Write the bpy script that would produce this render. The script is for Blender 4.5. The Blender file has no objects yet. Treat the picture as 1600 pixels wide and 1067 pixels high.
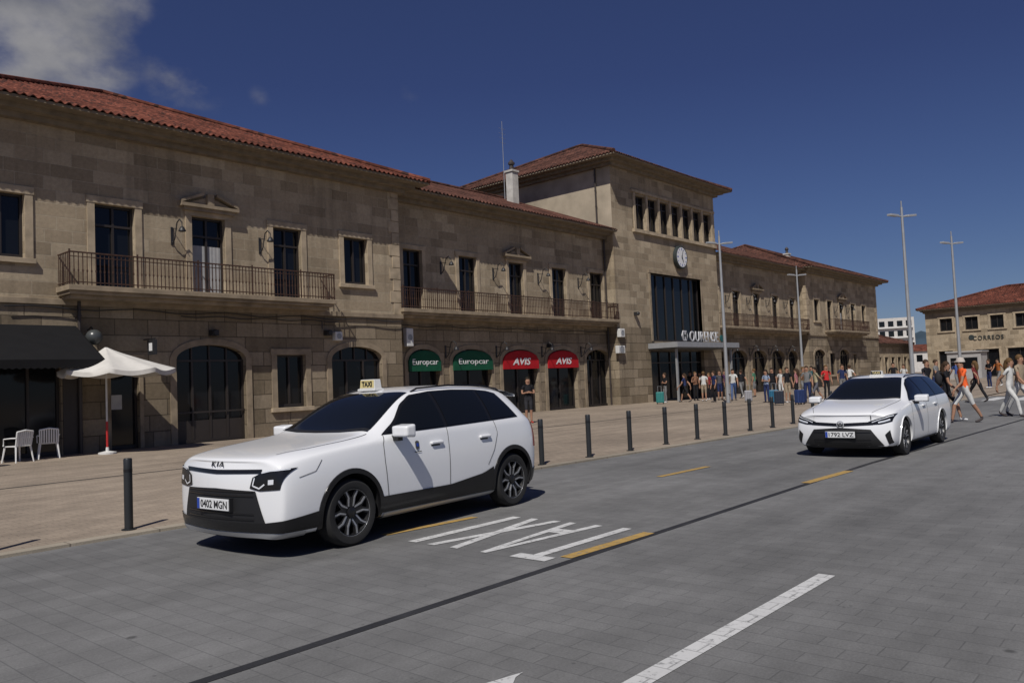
import bpy, bmesh, math, random
from math import sin, cos, pi, sqrt, atan2, radians
from mathutils import Vector, Matrix
from mathutils.bvhtree import BVHTree
random.seed(7)
S = bpy.context.scene; C = S.collection

# ------------------------------------------------------------------ camera
F = 1250.0; ROLL = math.atan(0.043); YAW = radians(41.1); PIT = math.atan(63.5/F); H = 1.62
dv = Vector((cos(YAW), sin(YAW), 0)); R0 = Vector((sin(YAW), -cos(YAW), 0))
FW = dv*cos(PIT)+Vector((0,0,sin(PIT))); U0 = -dv*sin(PIT)+Vector((0,0,cos(PIT)))
CX = R0*cos(ROLL)-U0*sin(ROLL); CY = R0*sin(ROLL)+U0*cos(ROLL)
CAM = Vector((0,0,H))
cd = bpy.data.cameras.new('camera'); cam = bpy.data.objects.new('camera', cd); C.objects.link(cam)
cd.sensor_width = 36; cd.lens = F/1600*36; cd.clip_start = .05; cd.clip_end = 8000
cam.matrix_world = Matrix(((CX.x,CY.x,-FW.x,0),(CX.y,CY.y,-FW.y,0),(CX.z,CY.z,-FW.z,H),(0,0,0,1)))
S.camera = cam
def ray(px,py): return CX*((px-800)/F)+CY*((533.5-py)/F)+FW
def onY(px,py,Y):
    r = ray(px,py); return CAM+r*(Y/r.y)
def XY(px,Y,py=480): return onY(px,py,Y).x
def gnd(px,py,z=0.0):
    r = ray(px,py); return CAM+r*((z-H)/r.z)

# ------------------------------------------------------------------ materials
def nd(nt,t,**k):
    n = nt.nodes.new(t)
    for a,b in k.items(): setattr(n,a,b)
    return n
def base(name):
    m = bpy.data.materials.new(name); m.use_nodes = True; nt = m.node_tree
    return m, nt, nt.nodes['Principled BSDF']
def ramp(nt, fac, stops):
    r = nd(nt,'ShaderNodeValToRGB'); e = r.color_ramp.elements
    while len(e) < len(stops): e.new(0.5)
    for i,(p,c) in enumerate(stops):
        e[i].position = p; e[i].color = (c[0],c[1],c[2],1) if hasattr(c,'__len__') else (c,c,c,1)
    nt.links.new(fac, r.inputs[0]); return r.outputs[0]
def mul(nt,a,b,fac=1.0,mode='MULTIPLY'):
    m = nd(nt,'ShaderNodeMixRGB',blend_type=mode); m.inputs[0].default_value = fac
    nt.links.new(a,m.inputs[1])
    if hasattr(b,'__len__'): m.inputs[2].default_value = (*b,1)
    else: nt.links.new(b,m.inputs[2])
    return m.outputs[0]
def noise(nt,scale,detail=4,vec=None,rough=.55):
    n = nd(nt,'ShaderNodeTexNoise'); n.inputs['Scale'].default_value = scale; n.inputs['Detail'].default_value = detail
    n.inputs['Roughness'].default_value = rough
    if vec is not None: nt.links.new(vec,n.inputs['Vector'])
    return n.outputs['Fac']
def bumpn(nt,bs,h,strength,dist=.02):
    b = nd(nt,'ShaderNodeBump'); b.inputs['Strength'].default_value = strength; b.inputs['Distance'].default_value = dist
    nt.links.new(h,b.inputs['Height']); nt.links.new(b.outputs[0],bs.inputs['Normal'])
def mat(name,col,rough=.6,metal=0,var=.12,vs=3,bump=0,bsc=60,coat=0,spec=.5):
    m,nt,b = base(name)
    b.inputs['Roughness'].default_value = rough; b.inputs['Metallic'].default_value = metal
    b.inputs['Coat Weight'].default_value = coat; b.inputs['Coat Roughness'].default_value = .04
    b.inputs['Specular IOR Level'].default_value = spec
    g = nd(nt,'ShaderNodeNewGeometry')
    if var:
        f = noise(nt,vs,5,g.outputs['Position'])
        c = ramp(nt,f,[(.3,[x*(1-var) for x in col]),(.7,[min(1,x*(1+var)) for x in col])])
        nt.links.new(c,b.inputs['Base Color'])
    else: b.inputs['Base Color'].default_value = (*col,1)
    if bump: bumpn(nt,b,noise(nt,bsc,3,g.outputs['Position']),bump,.01)
    return m
def stone(name,cols,cm,bw,bh,mort=.012,stain=.35,bump=.5):
    m,nt,b = base(name); b.inputs['Roughness'].default_value = .88; b.inputs['Specular IOR Level'].default_value = .2
    g = nd(nt,'ShaderNodeNewGeometry'); sp = nd(nt,'ShaderNodeSeparateXYZ'); nt.links.new(g.outputs['Position'],sp.inputs[0])
    ad = nd(nt,'ShaderNodeMath',operation='ADD'); nt.links.new(sp.outputs[0],ad.inputs[0]); nt.links.new(sp.outputs[1],ad.inputs[1])
    cb = nd(nt,'ShaderNodeCombineXYZ'); nt.links.new(ad.outputs[0],cb.inputs[0]); nt.links.new(sp.outputs[2],cb.inputs[1])
    br = nd(nt,'ShaderNodeTexBrick'); br.inputs['Scale'].default_value = 1; br.inputs['Brick Width'].default_value = bw
    br.inputs['Row Height'].default_value = bh; br.inputs['Mortar Size'].default_value = mort; br.inputs['Mortar Smooth'].default_value = .3
    br.squash = 1.6; br.squash_frequency = 3; br.offset = .43
    br.inputs['Color1'].default_value = (0,0,0,1); br.inputs['Color2'].default_value = (1,1,1,1); br.inputs['Mortar'].default_value = (.5,.5,.5,1)
    nt.links.new(cb.outputs[0],br.inputs['Vector'])
    c = ramp(nt,br.outputs['Color'],[(0,cols[0]),(.35,cols[1]),(.7,cols[2]),(1,cols[3])])
    mm = nd(nt,'ShaderNodeMixRGB'); nt.links.new(br.outputs['Fac'],mm.inputs[0]); nt.links.new(c,mm.inputs[1]); mm.inputs[2].default_value=(*cm,1); c=mm.outputs[0]
    c = mul(nt,c,ramp(nt,noise(nt,.35,6,g.outputs['Position'],.65),[(.35,1-stain),(.62,1.06)]))
    c = mul(nt,c,ramp(nt,noise(nt,9,5,g.outputs['Position'],.7),[(.3,.82),(.7,1.12)]))
    mp = nd(nt,'ShaderNodeMapping'); mp.inputs['Scale'].default_value = (2.2,2.2,.16); nt.links.new(g.outputs['Position'],mp.inputs[0])
    c = mul(nt,c,ramp(nt,noise(nt,1.0,5,mp.outputs[0],.6),[(.32,.66),(.50,1.03)]),.6)
    nt.links.new(c,b.inputs['Base Color'])
    iv = nd(nt,'ShaderNodeMath',operation='MULTIPLY_ADD'); iv.inputs[1].default_value = -1.2; nt.links.new(br.outputs['Fac'],iv.inputs[0])
    nt.links.new(noise(nt,30,4,g.outputs['Position']),iv.inputs[2])
    bumpn(nt,b,iv.outputs[0],bump,.02)
    return m
def paving(name,c1,c2,cm,bw,bh,mort,patch=.25,spots=True,rot=0,rough=.8,bump=.35):
    m,nt,b = base(name); b.inputs['Roughness'].default_value = rough; b.inputs['Specular IOR Level'].default_value = .25
    g = nd(nt,'ShaderNodeNewGeometry')
    mp = nd(nt,'ShaderNodeMapping'); mp.inputs['Rotation'].default_value = (0,0,rot); nt.links.new(g.outputs['Position'],mp.inputs[0])
    br = nd(nt,'ShaderNodeTexBrick'); br.inputs['Scale'].default_value = 1; br.inputs['Brick Width'].default_value = bw
    br.inputs['Row Height'].default_value = bh; br.inputs['Mortar Size'].default_value = mort; br.inputs['Mortar Smooth'].default_value = .6
    br.inputs['Color1'].default_value = (*c1,1); br.inputs['Color2'].default_value = (*c2,1); br.inputs['Mortar'].default_value = (*cm,1)
    nt.links.new(mp.outputs[0],br.inputs['Vector'])
    c = br.outputs['Color']
    c = mul(nt,c,ramp(nt,noise(nt,.22,6,g.outputs['Position'],.65),[(.34,1-patch),(.66,1.06)]))
    c = mul(nt,c,ramp(nt,noise(nt,2.2,6,g.outputs['Position'],.7),[(.3,.84),(.7,1.09)]))
    c = mul(nt,c,ramp(nt,noise(nt,60,3,g.outputs['Position'],.7),[(.25,.80),(.75,1.16)]))
    mp2 = nd(nt,'ShaderNodeMapping'); mp2.inputs['Scale'].default_value = (.10,1.3,1); nt.links.new(g.outputs['Position'],mp2.inputs[0])
    c = mul(nt,c,ramp(nt,noise(nt,1,4,mp2.outputs[0]),[(.35,.82),(.6,1.04)]))
    if spots:
        v = nd(nt,'ShaderNodeTexVoronoi'); v.inputs['Scale'].default_value = 1.1; nt.links.new(g.outputs['Position'],v.inputs['Vector'])
        c = mul(nt,c,ramp(nt,v.outputs['Distance'],[(.03,.25),(.05,1)]),.7)
        v = nd(nt,'ShaderNodeTexVoronoi'); v.inputs['Scale'].default_value = 3.7; nt.links.new(g.outputs['Position'],v.inputs['Vector'])
        c = mul(nt,c,ramp(nt,v.outputs['Distance'],[(.04,.4),(.06,1)]),.5)
    nt.links.new(c,b.inputs['Base Color'])
    iv = nd(nt,'ShaderNodeMath',operation='MULTIPLY_ADD'); iv.inputs[1].default_value = -1; nt.links.new(br.outputs['Fac'],iv.inputs[0])
    nt.links.new(noise(nt,50,3,g.outputs['Position']),iv.inputs[2])
    bumpn(nt,b,iv.outputs[0],bump,.006)
    return m
def tilemat(name,c1,c2,dark):
    m,nt,b = base(name); b.inputs['Roughness'].default_value = .9; b.inputs['Specular IOR Level'].default_value = .15
    g = nd(nt,'ShaderNodeNewGeometry'); sp = nd(nt,'ShaderNodeSeparateXYZ'); nt.links.new(g.outputs['Position'],sp.inputs[0])
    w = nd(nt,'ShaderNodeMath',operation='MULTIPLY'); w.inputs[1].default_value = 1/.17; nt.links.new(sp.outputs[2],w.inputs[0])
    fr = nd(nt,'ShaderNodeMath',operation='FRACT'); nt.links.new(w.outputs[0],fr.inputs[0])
    v = nd(nt,'ShaderNodeTexVoronoi'); v.inputs['Scale'].default_value = 4.2; nt.links.new(g.outputs['Position'],v.inputs['Vector'])
    sc = nd(nt,'ShaderNodeSeparateColor'); nt.links.new(v.outputs['Color'],sc.inputs[0])
    c = ramp(nt,sc.outputs[0],[(.0,dark),(.3,c1),(.75,c2),(1,[x*1.25 for x in c2])])
    c = mul(nt,c,ramp(nt,noise(nt,.7,6,g.outputs['Position'],.7),[(.35,.5),(.62,1.1)]))
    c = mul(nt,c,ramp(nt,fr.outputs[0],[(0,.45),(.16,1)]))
    nt.links.new(c,b.inputs['Base Color']); bumpn(nt,b,fr.outputs[0],.6,.04)
    return m
def glassm(name,col=(.012,.014,.018),rough=.06,spec=.5):
    m,nt,b = base(name); b.inputs['Base Color'].default_value = (*col,1); b.inputs['Roughness'].default_value = rough
    b.inputs['Specular IOR Level'].default_value = spec
    return m

M = {}
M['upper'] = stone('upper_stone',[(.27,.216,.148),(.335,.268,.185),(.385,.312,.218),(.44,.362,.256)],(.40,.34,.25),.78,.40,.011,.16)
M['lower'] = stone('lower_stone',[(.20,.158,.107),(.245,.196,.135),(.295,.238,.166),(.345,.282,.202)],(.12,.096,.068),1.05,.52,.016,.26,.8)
M['trim'] = mat('trim_stone',(.385,.312,.22),.88,var=.26,vs=2.2,bump=.35,bsc=18,spec=.2)
M['trimd'] = mat('dark_trim_stone',(.275,.22,.155),.9,var=.3,vs=2.2,bump=.35,bsc=18,spec=.2)
M['plaster'] = mat('side_plaster',(.40,.34,.255),.9,var=.22,vs=.8,spec=.2)
M['chim'] = mat('chimney_plaster',(.50,.48,.44),.9,var=.25,vs=2,spec=.2)
M['tile'] = tilemat('roof_tile',(.125,.041,.027),(.17,.058,.038),(.055,.027,.021))
M['tile_b'] = tilemat('roof_tile_weathered',(.088,.039,.029),(.122,.056,.041),(.042,.026,.022))
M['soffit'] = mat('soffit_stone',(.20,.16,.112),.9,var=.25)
M['frame'] = mat('dark_window_frame',(.03,.024,.021),.45)
M['framew'] = mat('pale_panel',(.36,.35,.34),.6)
M['glass'] = glassm('window_glass',(.008,.009,.011),.07,.4)
M['glass2'] = glassm('hall_glass',(.007,.008,.009),.08,.35)
M['curtain'] = mat('white_curtain',(.36,.36,.36),.9)
M['iron'] = mat('rusty_iron',(.065,.032,.021),.7,.2,var=.4,vs=12)
M['black'] = mat('black_metal',(.02,.02,.022),.5)
M['blackcloth'] = mat('black_canvas',(.009,.009,.010),.9,spec=.2)
M['pipe'] = mat('brown_pipe',(.045,.035,.03),.5)
M['white'] = mat('white_enamel',(.62,.62,.60),.5,var=.08)
M['plastic'] = mat('white_plastic',(.70,.70,.69),.4,var=.03)
M['canvas'] = mat('white_canvas',(.58,.56,.52),.9,var=.08)
M['redp'] = mat('red_paint',(.42,.02,.02),.5)
M['avis'] = mat('red_canvas',(.40,.012,.018),.7,var=.12,spec=.2)
M['euro'] = mat('green_canvas',(.010,.080,.042),.7,var=.12,spec=.2)
M['lett'] = mat('white_lettering',(.70,.70,.70),.6,var=0)
M['lettg'] = mat('grey_white_lettering',(.50,.51,.53),.6,var=0)
M['teal'] = mat('dark_teal_sign',(.01,.10,.10),.5,var=0)
M['dkgr'] = mat('dark_grey_lettering',(.03,.04,.04),.5,var=0)
M['canopy'] = mat('canopy_metal',(.15,.155,.16),.5,.3,var=.15)
M['road'] = paving('road_setts',(.200,.199,.196),(.180,.179,.177),(.140,.140,.139),.34,.17,.006,.26,rot=pi/2,bump=.15)
M['plaza'] = paving('plaza_setts',(.365,.298,.230),(.315,.258,.20),(.21,.17,.135),.24,.12,.007,.22,rot=0,bump=.25)
M['kerb'] = paving('kerb_stone',(.36,.315,.25),(.32,.28,.22),(.18,.15,.12),1.0,2.0,.012,.15,False)
M['slot'] = mat('drain_slot',(.022,.022,.024),.7,var=.3)
def paintm(name,col):
    m,nt,b=base(name); b.inputs['Roughness'].default_value=.75; g=nd(nt,'ShaderNodeNewGeometry')
    c=ramp(nt,noise(nt,14,7,g.outputs['Position'],.75),[(.34,[.19]*3),(.45,col),(.8,[x*1.1 for x in col])])
    mp=nd(nt,'ShaderNodeMapping'); mp.inputs['Rotation'].default_value=(0,0,pi/2); nt.links.new(g.outputs['Position'],mp.inputs[0])
    br=nd(nt,'ShaderNodeTexBrick'); br.inputs['Scale'].default_value=1; br.inputs['Brick Width'].default_value=.34; br.inputs['Row Height'].default_value=.17; br.inputs['Mortar Size'].default_value=.006
    br.inputs['Color1'].default_value=(1,1,1,1); br.inputs['Color2'].default_value=(.9,.9,.9,1); br.inputs['Mortar'].default_value=(.6,.6,.6,1); nt.links.new(mp.outputs[0],br.inputs['Vector'])
    nt.links.new(mul(nt,c,br.outputs['Color']),b.inputs['Base Color']); return m
M['pw'] = paintm('white_road_paint',(.56,.56,.55))
M['py'] = paintm('yellow_road_paint',(.42,.27,.08))
M['bollard'] = mat('bollard_paint',(.03,.033,.036),.45,.3)
M['steel'] = mat('galvanised_steel',(.36,.37,.38),.5,.4,var=.08)
M['carwhite'] = mat('white_car_paint',(.79,.80,.81),.26,var=0,coat=.7)
M['carglass'] = glassm('car_glass',(.006,.007,.008),.03,.5)
M['gloss'] = mat('gloss_black_trim',(.010,.010,.011),.22,var=0)
M['matte'] = mat('matte_black_trim',(.012,.012,.013),.55,var=.1)
M['tyre'] = mat('tyre_rubber',(.016,.016,.016),.85,var=.15,vs=20)
M['rimd'] = mat('dark_rim',(.010,.010,.011),.4,0,var=0)
M['rims'] = mat('machined_rim',(.42,.43,.45),.35,.7,var=0)
M['silver'] = mat('silver_trim',(.5,.51,.52),.35,.6,var=0)
M['lens'] = mat('headlamp_lens',(.75,.78,.82),.12,.1,var=0,coat=1)
M['plate'] = mat('number_plate',(.70,.71,.71),.4,var=0)
M['blue'] = mat('plate_blue',(.02,.06,.35),.4,var=0)
M['seam'] = mat('panel_gap',(.06,.06,.06),.8,var=0)
M['red_lens'] = mat('tail_lens',(.3,.01,.01),.2,var=0)
M['amber'] = mat('taxi_sign_yellow',(.62,.52,.24),.5,var=0)
M['hill'] = mat('hill_forest',(.05,.075,.10),.95,var=.25,vs=.02,spec=0)
M['cream'] = mat('cream_wall',(.55,.53,.50),.85)

# ------------------------------------------------------------------ mesh builder
class MB:
    def __init__(s): s.v=[]; s.f=[]; s.m=[]
    def add(s,vs,fs,mi=0):
        o=len(s.v); s.v+= [tuple(p) for p in vs]; s.f+=[tuple(i+o for i in q) for q in fs]; s.m+=[mi]*len(fs)
    def quad(s,a,b,c,d,mi=0): s.add([a,b,c,d],[(0,1,2,3)],mi)
    def poly(s,pts,mi=0): s.add(pts,[tuple(range(len(pts)))],mi)
    def box(s,x0,x1,y0,y1,z0,z1,mi=0,T=None):
        vs=[(x,y,z) for x in (x0,x1) for y in (y0,y1) for z in (z0,z1)]
        if T: vs=[T(*p) for p in vs]
        s.add(vs,[(0,1,3,2),(4,6,7,5),(0,4,5,1),(2,3,7,6),(0,2,6,4),(1,5,7,3)],mi)
    def tube(s,path,rs,n=8,mi=0,cap=True):
        path=[Vector(p) for p in path]
        if not hasattr(rs,'__len__'): rs=[rs]*len(path)
        rings=[]
        for i,p in enumerate(path):
            t=(path[min(i+1,len(path)-1)]-path[max(i-1,0)]).normalized()
            u=t.cross(Vector((0,0,1)) if abs(t.z)<.9 else Vector((1,0,0))).normalized(); w=t.cross(u)
            rings.append([p+(u*cos(2*pi*k/n)+w*sin(2*pi*k/n))*rs[i] for k in range(n)])
        vs=[q for r in rings for q in r]; fs=[]
        for i in range(len(path)-1):
            for k in range(n): fs.append((i*n+k,i*n+(k+1)%n,(i+1)*n+(k+1)%n,(i+1)*n+k))
        if cap: fs.append(tuple(range(n))); fs.append(tuple(range((len(path)-1)*n,len(path)*n)))
        s.add(vs,fs,mi)
    def lathe(s,prof,n=24,axis='z',o=(0,0,0),mi=0):
        vs=[];fs=[]
        for r,h in prof:
            for k in range(n):
                a=2*pi*k/n; c,d=r*cos(a),r*sin(a)
                p={'z':(c,d,h),'y':(c,h,d),'x':(h,c,d)}[axis]; vs.append((p[0]+o[0],p[1]+o[1],p[2]+o[2]))
        for i in range(len(prof)-1):
            for k in range(n): fs.append((i*n+k,i*n+(k+1)%n,(i+1)*n+(k+1)%n,(i+1)*n+k))
        s.add(vs,fs,mi)
    def ball(s,c,r,n=12,mi=0):
        if not hasattr(r,'__len__'): r=(r,r,r)
        m=n//2; vs=[];fs=[]
        for i in range(m+1):
            for k in range(n):
                th=pi*i/m; a=2*pi*k/n
                vs.append((c[0]+r[0]*sin(th)*cos(a),c[1]+r[1]*sin(th)*sin(a),c[2]+r[2]*cos(th)))
        for i in range(m):
            for k in range(n): fs.append((i*n+k,i*n+(k+1)%n,(i+1)*n+(k+1)%n,(i+1)*n+k))
        s.add(vs,fs,mi)
    def grid(s,G,mi=0):
        a=len(G);b=len(G[0]); s.add([p for r in G for p in r],[(i*b+j,i*b+j+1,(i+1)*b+j+1,(i+1)*b+j) for i in range(a-1) for j in range(b-1)],mi)
    def build(s,name,mats,parent=None,smooth=False,bevel=0,loc=None,angle=40):
        me=bpy.data.meshes.new(name); me.from_pydata(s.v,[],s.f)
        if not isinstance(mats,(list,tuple)): mats=[mats]
        for m in mats: me.materials.append(m)
        me.polygons.foreach_set('material_index',s.m)
        me.update()
        if smooth:
            bm=bmesh.new(); bm.from_mesh(me); bmesh.ops.remove_doubles(bm,verts=bm.verts,dist=1e-5); bmesh.ops.recalc_face_normals(bm,faces=bm.faces); bm.to_mesh(me); bm.free()
            me.polygons.foreach_set('use_smooth',[True]*len(me.polygons)); me.set_sharp_from_angle(angle=radians(angle))
        o=bpy.data.objects.new(name,me); C.objects.link(o)
        if parent is not None:
            o.parent=parent
            if parent.get('world0'): o.location = -Vector(parent.location)
        if loc is not None: o.location=loc
        if bevel:
            b=o.modifiers.new('bevel','BEVEL'); b.width=bevel; b.segments=2; b.limit_method='ANGLE'
        return o
def thing(name,label,cat,loc=(0,0,0),rz=0,group=None,world0=False):
    o=bpy.data.objects.new(name,None); C.objects.link(o); o.location=loc; o.rotation_euler=(0,0,rz); o.empty_display_size=.3
    o['label']=label; o['category']=cat
    if group: o['group']=group
    if world0: o['world0']=1
    return o
def tag(o,label,cat,group=None):
    o['label']=label; o['category']=cat
    if group: o['group']=group
    return o
def struct(o): o['kind']='structure'; return o
def sub(mb,name,m,parent,**k):
    o=mb.build(name,m,None,**k); o.parent=parent; return o
def copy_tree(o,parent=None):
    c=o.copy(); C.objects.link(c)
    if parent is not None: c.parent=parent
    for ch in list(o.children):
        copy_tree(ch,c)
    return c
def evalmesh(me,mods):
    o=bpy.data.objects.new('tmp',me); C.objects.link(o)
    for fn in mods: fn(o)
    dg=bpy.context.evaluated_depsgraph_get(); dg.update()
    r=bpy.data.meshes.new_from_object(o.evaluated_get(dg),depsgraph=dg)
    bpy.data.objects.remove(o); return r
def text(name,s,w,h,m,parent,mtx,bold=.02,depth=.006,shear=0,space=1.0):
    cu=bpy.data.curves.new(name,'FONT'); cu.body=s; cu.size=1; cu.offset=bold; cu.extrude=.01; cu.shear=shear; cu.resolution_u=3; cu.space_character=space
    o=bpy.data.objects.new('tmp',cu); C.objects.link(o)
    dg=bpy.context.evaluated_depsgraph_get(); dg.update()
    me=bpy.data.meshes.new_from_object(o.evaluated_get(dg),depsgraph=dg); bpy.data.objects.remove(o)
    xs=[v.co.x for v in me.vertices]; ys=[v.co.y for v in me.vertices]
    x0,x1,y0,y1=min(xs),max(xs),min(ys),max(ys)
    for v in me.vertices:
        v.co=Vector(((v.co.x-(x0+x1)/2)/(x1-x0)*w,(v.co.y-(y0+y1)/2)/(y1-y0)*h,v.co.z/.01*depth))
    me.materials.clear(); me.materials.append(m)
    ob=bpy.data.objects.new(name,me); C.objects.link(ob)
    ob.parent=parent
    if parent is not None and parent.get('world0'): mtx=Matrix.Translation(-Vector(parent.location))@mtx
    ob.matrix_local=mtx
    return ob
def TX(loc):   # faces -Y
    return Matrix.Translation(loc)@Matrix(((1,0,0,0),(0,0,-1,0),(0,1,0,0),(0,0,0,1)))
def TMX(loc):  # faces -X
    return Matrix.Translation(loc)@Matrix(((0,0,-1,0),(-1,0,0,0),(0,1,0,0),(0,0,0,1)))

# ------------------------------------------------------------------ ground
def sheet(name,x0,x1,y0,y1,z,m):
    b=MB(); b.quad((x0,y0,z),(x1,y0,z),(x1,y1,z),(x0,y1,z)); return struct(b.build(name,m))
KL=[(-60,9.72),(4,9.72),(12,9.42),(22,8.95),(43,8.0)]
SLT=[(-60,4.34),(14,4.40),(26,3.95),(43,3.0)]
sheet('ground',-3000,5000,-3000,5000,-.012,M['plaza'])
b=MB(); b.poly([(-60,-16,0),(43,-16,0)]+[(x,y,0) for x,y in reversed(KL)]); struct(b.build('road',M['road']))
def strip(name,line,w,z0,z1,m):
    b=MB(); G=[[(x,y,z0),(x,y,z1),(x,y+w,z1),(x,y+w,z0)] for x,y in line]; b.grid(G); return struct(b.build(name,m))
strip('kerb',KL,.2,-.02,.034,M['kerb'])
b=MB(); b.poly([(x,y+.2,.03) for x,y in KL]+[(140,8,.03),(140,70,.03),(-60,70,.03)]); struct(b.build('plaza',M['plaza']))
sheet('far_plaza',43,140,-60,8.0,.012,M['plaza'])
def mark(name,pts,z,m):
    b=MB(); b.poly([(x,y,z) for x,y in pts]); return struct(b.build(name,m))
strip('drain_slot',SLT,.085,.0,.004,M['slot'])
mark('plaza_drain',[(-60,17.2),(100,17.2),(100,17.3),(-60,17.3)],.034,M['slot'])
a1=gnd(600,836);a2=gnd(742,808);b1=gnd(1030,745);b2=gnd(1106,729);c1=gnd(888,872);c2=gnd(1018,833);d1=gnd(1262,755);d2=gnd(1330,736)
for (p,q,w,dy) in ((a1,a2,.055,0),(b1,b2,.06,0),(c1,c2,.065,.03),(d1,d2,.07,.03)):
    mark('bay_marking',[(p.x,p.y-w+dy),(q.x,q.y-w+dy),(q.x,q.y+w+dy),(p.x,p.y+w+dy)],.0065,M['py'])
mark('bay_marking',[(-1.4,4.53),(.2,4.53),(.2,4.67),(-1.4,4.67)],.0065,M['py'])
e1=gnd(1292,898); e2=gnd(995,1067)
mark('lane_marking',[(e2.x-.3,e2.y-.065),(e1.x,e1.y-.065),(e1.x,e1.y+.065),(e2.x-.3,e2.y+.065)],.004,M['pw'])
p1=gnd(745,1072);p2=gnd(818,1050);p3=gnd(806,1058);p4=gnd(800,1072)
mark('arrow_marking',[(p1.x,p1.y),(p4.x,p4.y),(p3.x,p3.y),(p2.x,p2.y)],.004,M['pw'])
for k in range(7):
    mark('crossing_marking',[(38,.6+k*1.05),(41.5,.6+k*1.05),(41.5,1.1+k*1.05),(38,1.1+k*1.05)],.0085,M['pw'])
def letter(polys,y0,w):
    b=MB(); Lh=1.68; xb=7.3
    for pl in polys: b.poly([(xb-v*Lh,y0+u*w,.005) for u,v in pl])
    struct(b.build('road_lettering',M['pw']))
letter([[(.37,0),(.63,0),(.63,.90),(.37,.90)],[(0,.90),(1,.90),(1,1),(0,1)]],4.63,.42)
letter([[(0,0),(.22,0),(.5,.82),(.5,1),(.42,1)],[(1,0),(.78,0),(.5,.82),(.5,1),(.58,1)],[(.295,.22),(.705,.22),(.664,.34),(.336,.34)]],5.16,.46)
letter([[(0,0),(.24,0),(1,1),(.76,1)],[(.76,0),(1,0),(.62,.5),(.5,.342)],[(.38,.5),(.5,.658),(.24,1),(0,1)]],5.74,.44)
letter([[(.3,0),(.6,0),(.6,1),(.3,1)]],6.22,.42)
b=MB(); G=[]
for i in range(60):
    aa=radians(-30+i*2.2); R=1500
    hh=34+16*sin(i*.7)+12*sin(i*1.9+1)+7*sin(i*4.1)
    G.append([(R*cos(aa),R*sin(aa),-5),(R*1.1*cos(aa),R*1.1*sin(aa),hh*1.0),(R*1.4*cos(aa),R*1.4*sin(aa),hh*.8)])
b.grid(G); struct(b.build('hills',M['hill'],smooth=True))

# ------------------------------------------------------------------ station building
ST=thing('station_building','long two storey stone railway station with red tiled roofs and central clock tower','station',(45.6,32,0),world0=True)
YW=26.0; YM=26.7
def fmap(Y): return lambda u,d,z:(u,Y-d,z)
def xmap(X): return lambda u,d,z:(X-d,u,z)
def mbox(b,MM,u0,u1,d0,d1,z0,z1,mi=0):
    b.box(u0,u1,d0,d1,z0,z1,mi,T=MM)
def acurve(h,n=18):
    c=(h['u0']+h['u1'])/2; w=(h['u1']-h['u0'])/2; sp=h['z1']-h['arch']
    return [(c-w*cos(pi*i/n), sp+h['arch']*sin(pi*i/n)) for i in range(n+1)]
def panel(b,MM,u0,u1,z0,z1,holes,rev=.3,mi=0):
    holes=[h for h in holes if h['u1']>u0 and h['u0']<u1 and h['z1']>z0 and h['z0']<z1]
    us=sorted(set([u0,u1]+[min(max(h[k],u0),u1) for h in holes for k in ('u0','u1')]))
    zs=sorted(set([z0,z1]+[min(max(h[k],z0),z1) for h in holes for k in ('z0','z1')]))
    for i in range(len(us)-1):
        for j in range(len(zs)-1):
            cu=(us[i]+us[i+1])/2; cz=(zs[j]+zs[j+1])/2
            if any(h['u0']<cu<h['u1'] and h['z0']<cz<h['z1'] for h in holes): continue
            b.quad(MM(us[i],0,zs[j]),MM(us[i+1],0,zs[j]),MM(us[i+1],0,zs[j+1]),MM(us[i],0,zs[j+1]),mi)
    for h in holes:
        zt=h['z1']-h.get('arch',0)
        b.quad(MM(h['u0'],0,h['z0']),MM(h['u0'],-rev,h['z0']),MM(h['u0'],-rev,zt),MM(h['u0'],0,zt),mi)
        b.quad(MM(h['u1'],0,h['z0']),MM(h['u1'],-rev,h['z0']),MM(h['u1'],-rev,zt),MM(h['u1'],0,zt),mi)
        b.quad(MM(h['u0'],0,h['z0']),MM(h['u0'],-rev,h['z0']),MM(h['u1'],-rev,h['z0']),MM(h['u1'],0,h['z0']),mi)
        if h.get('arch'):
            c=acurve(h)
            for (a,za),(d,zb) in zip(c,c[1:]):
                b.quad(MM(a,0,za),MM(d,0,zb),MM(d,0,h['z1']),MM(a,0,h['z1']),mi)
                b.quad(MM(a,0,za),MM(d,0,zb),MM(d,-rev,zb),MM(a,-rev,za),mi)
        else:
            b.quad(MM(h['u0'],0,zt),MM(h['u0'],-rev,zt),MM(h['u1'],-rev,zt),MM(h['u1'],0,zt),mi)
def rect(u0,u1,z0,z1,**k): return dict(u0=u0,u1=u1,z0=z0,z1=z1,**k)
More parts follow.
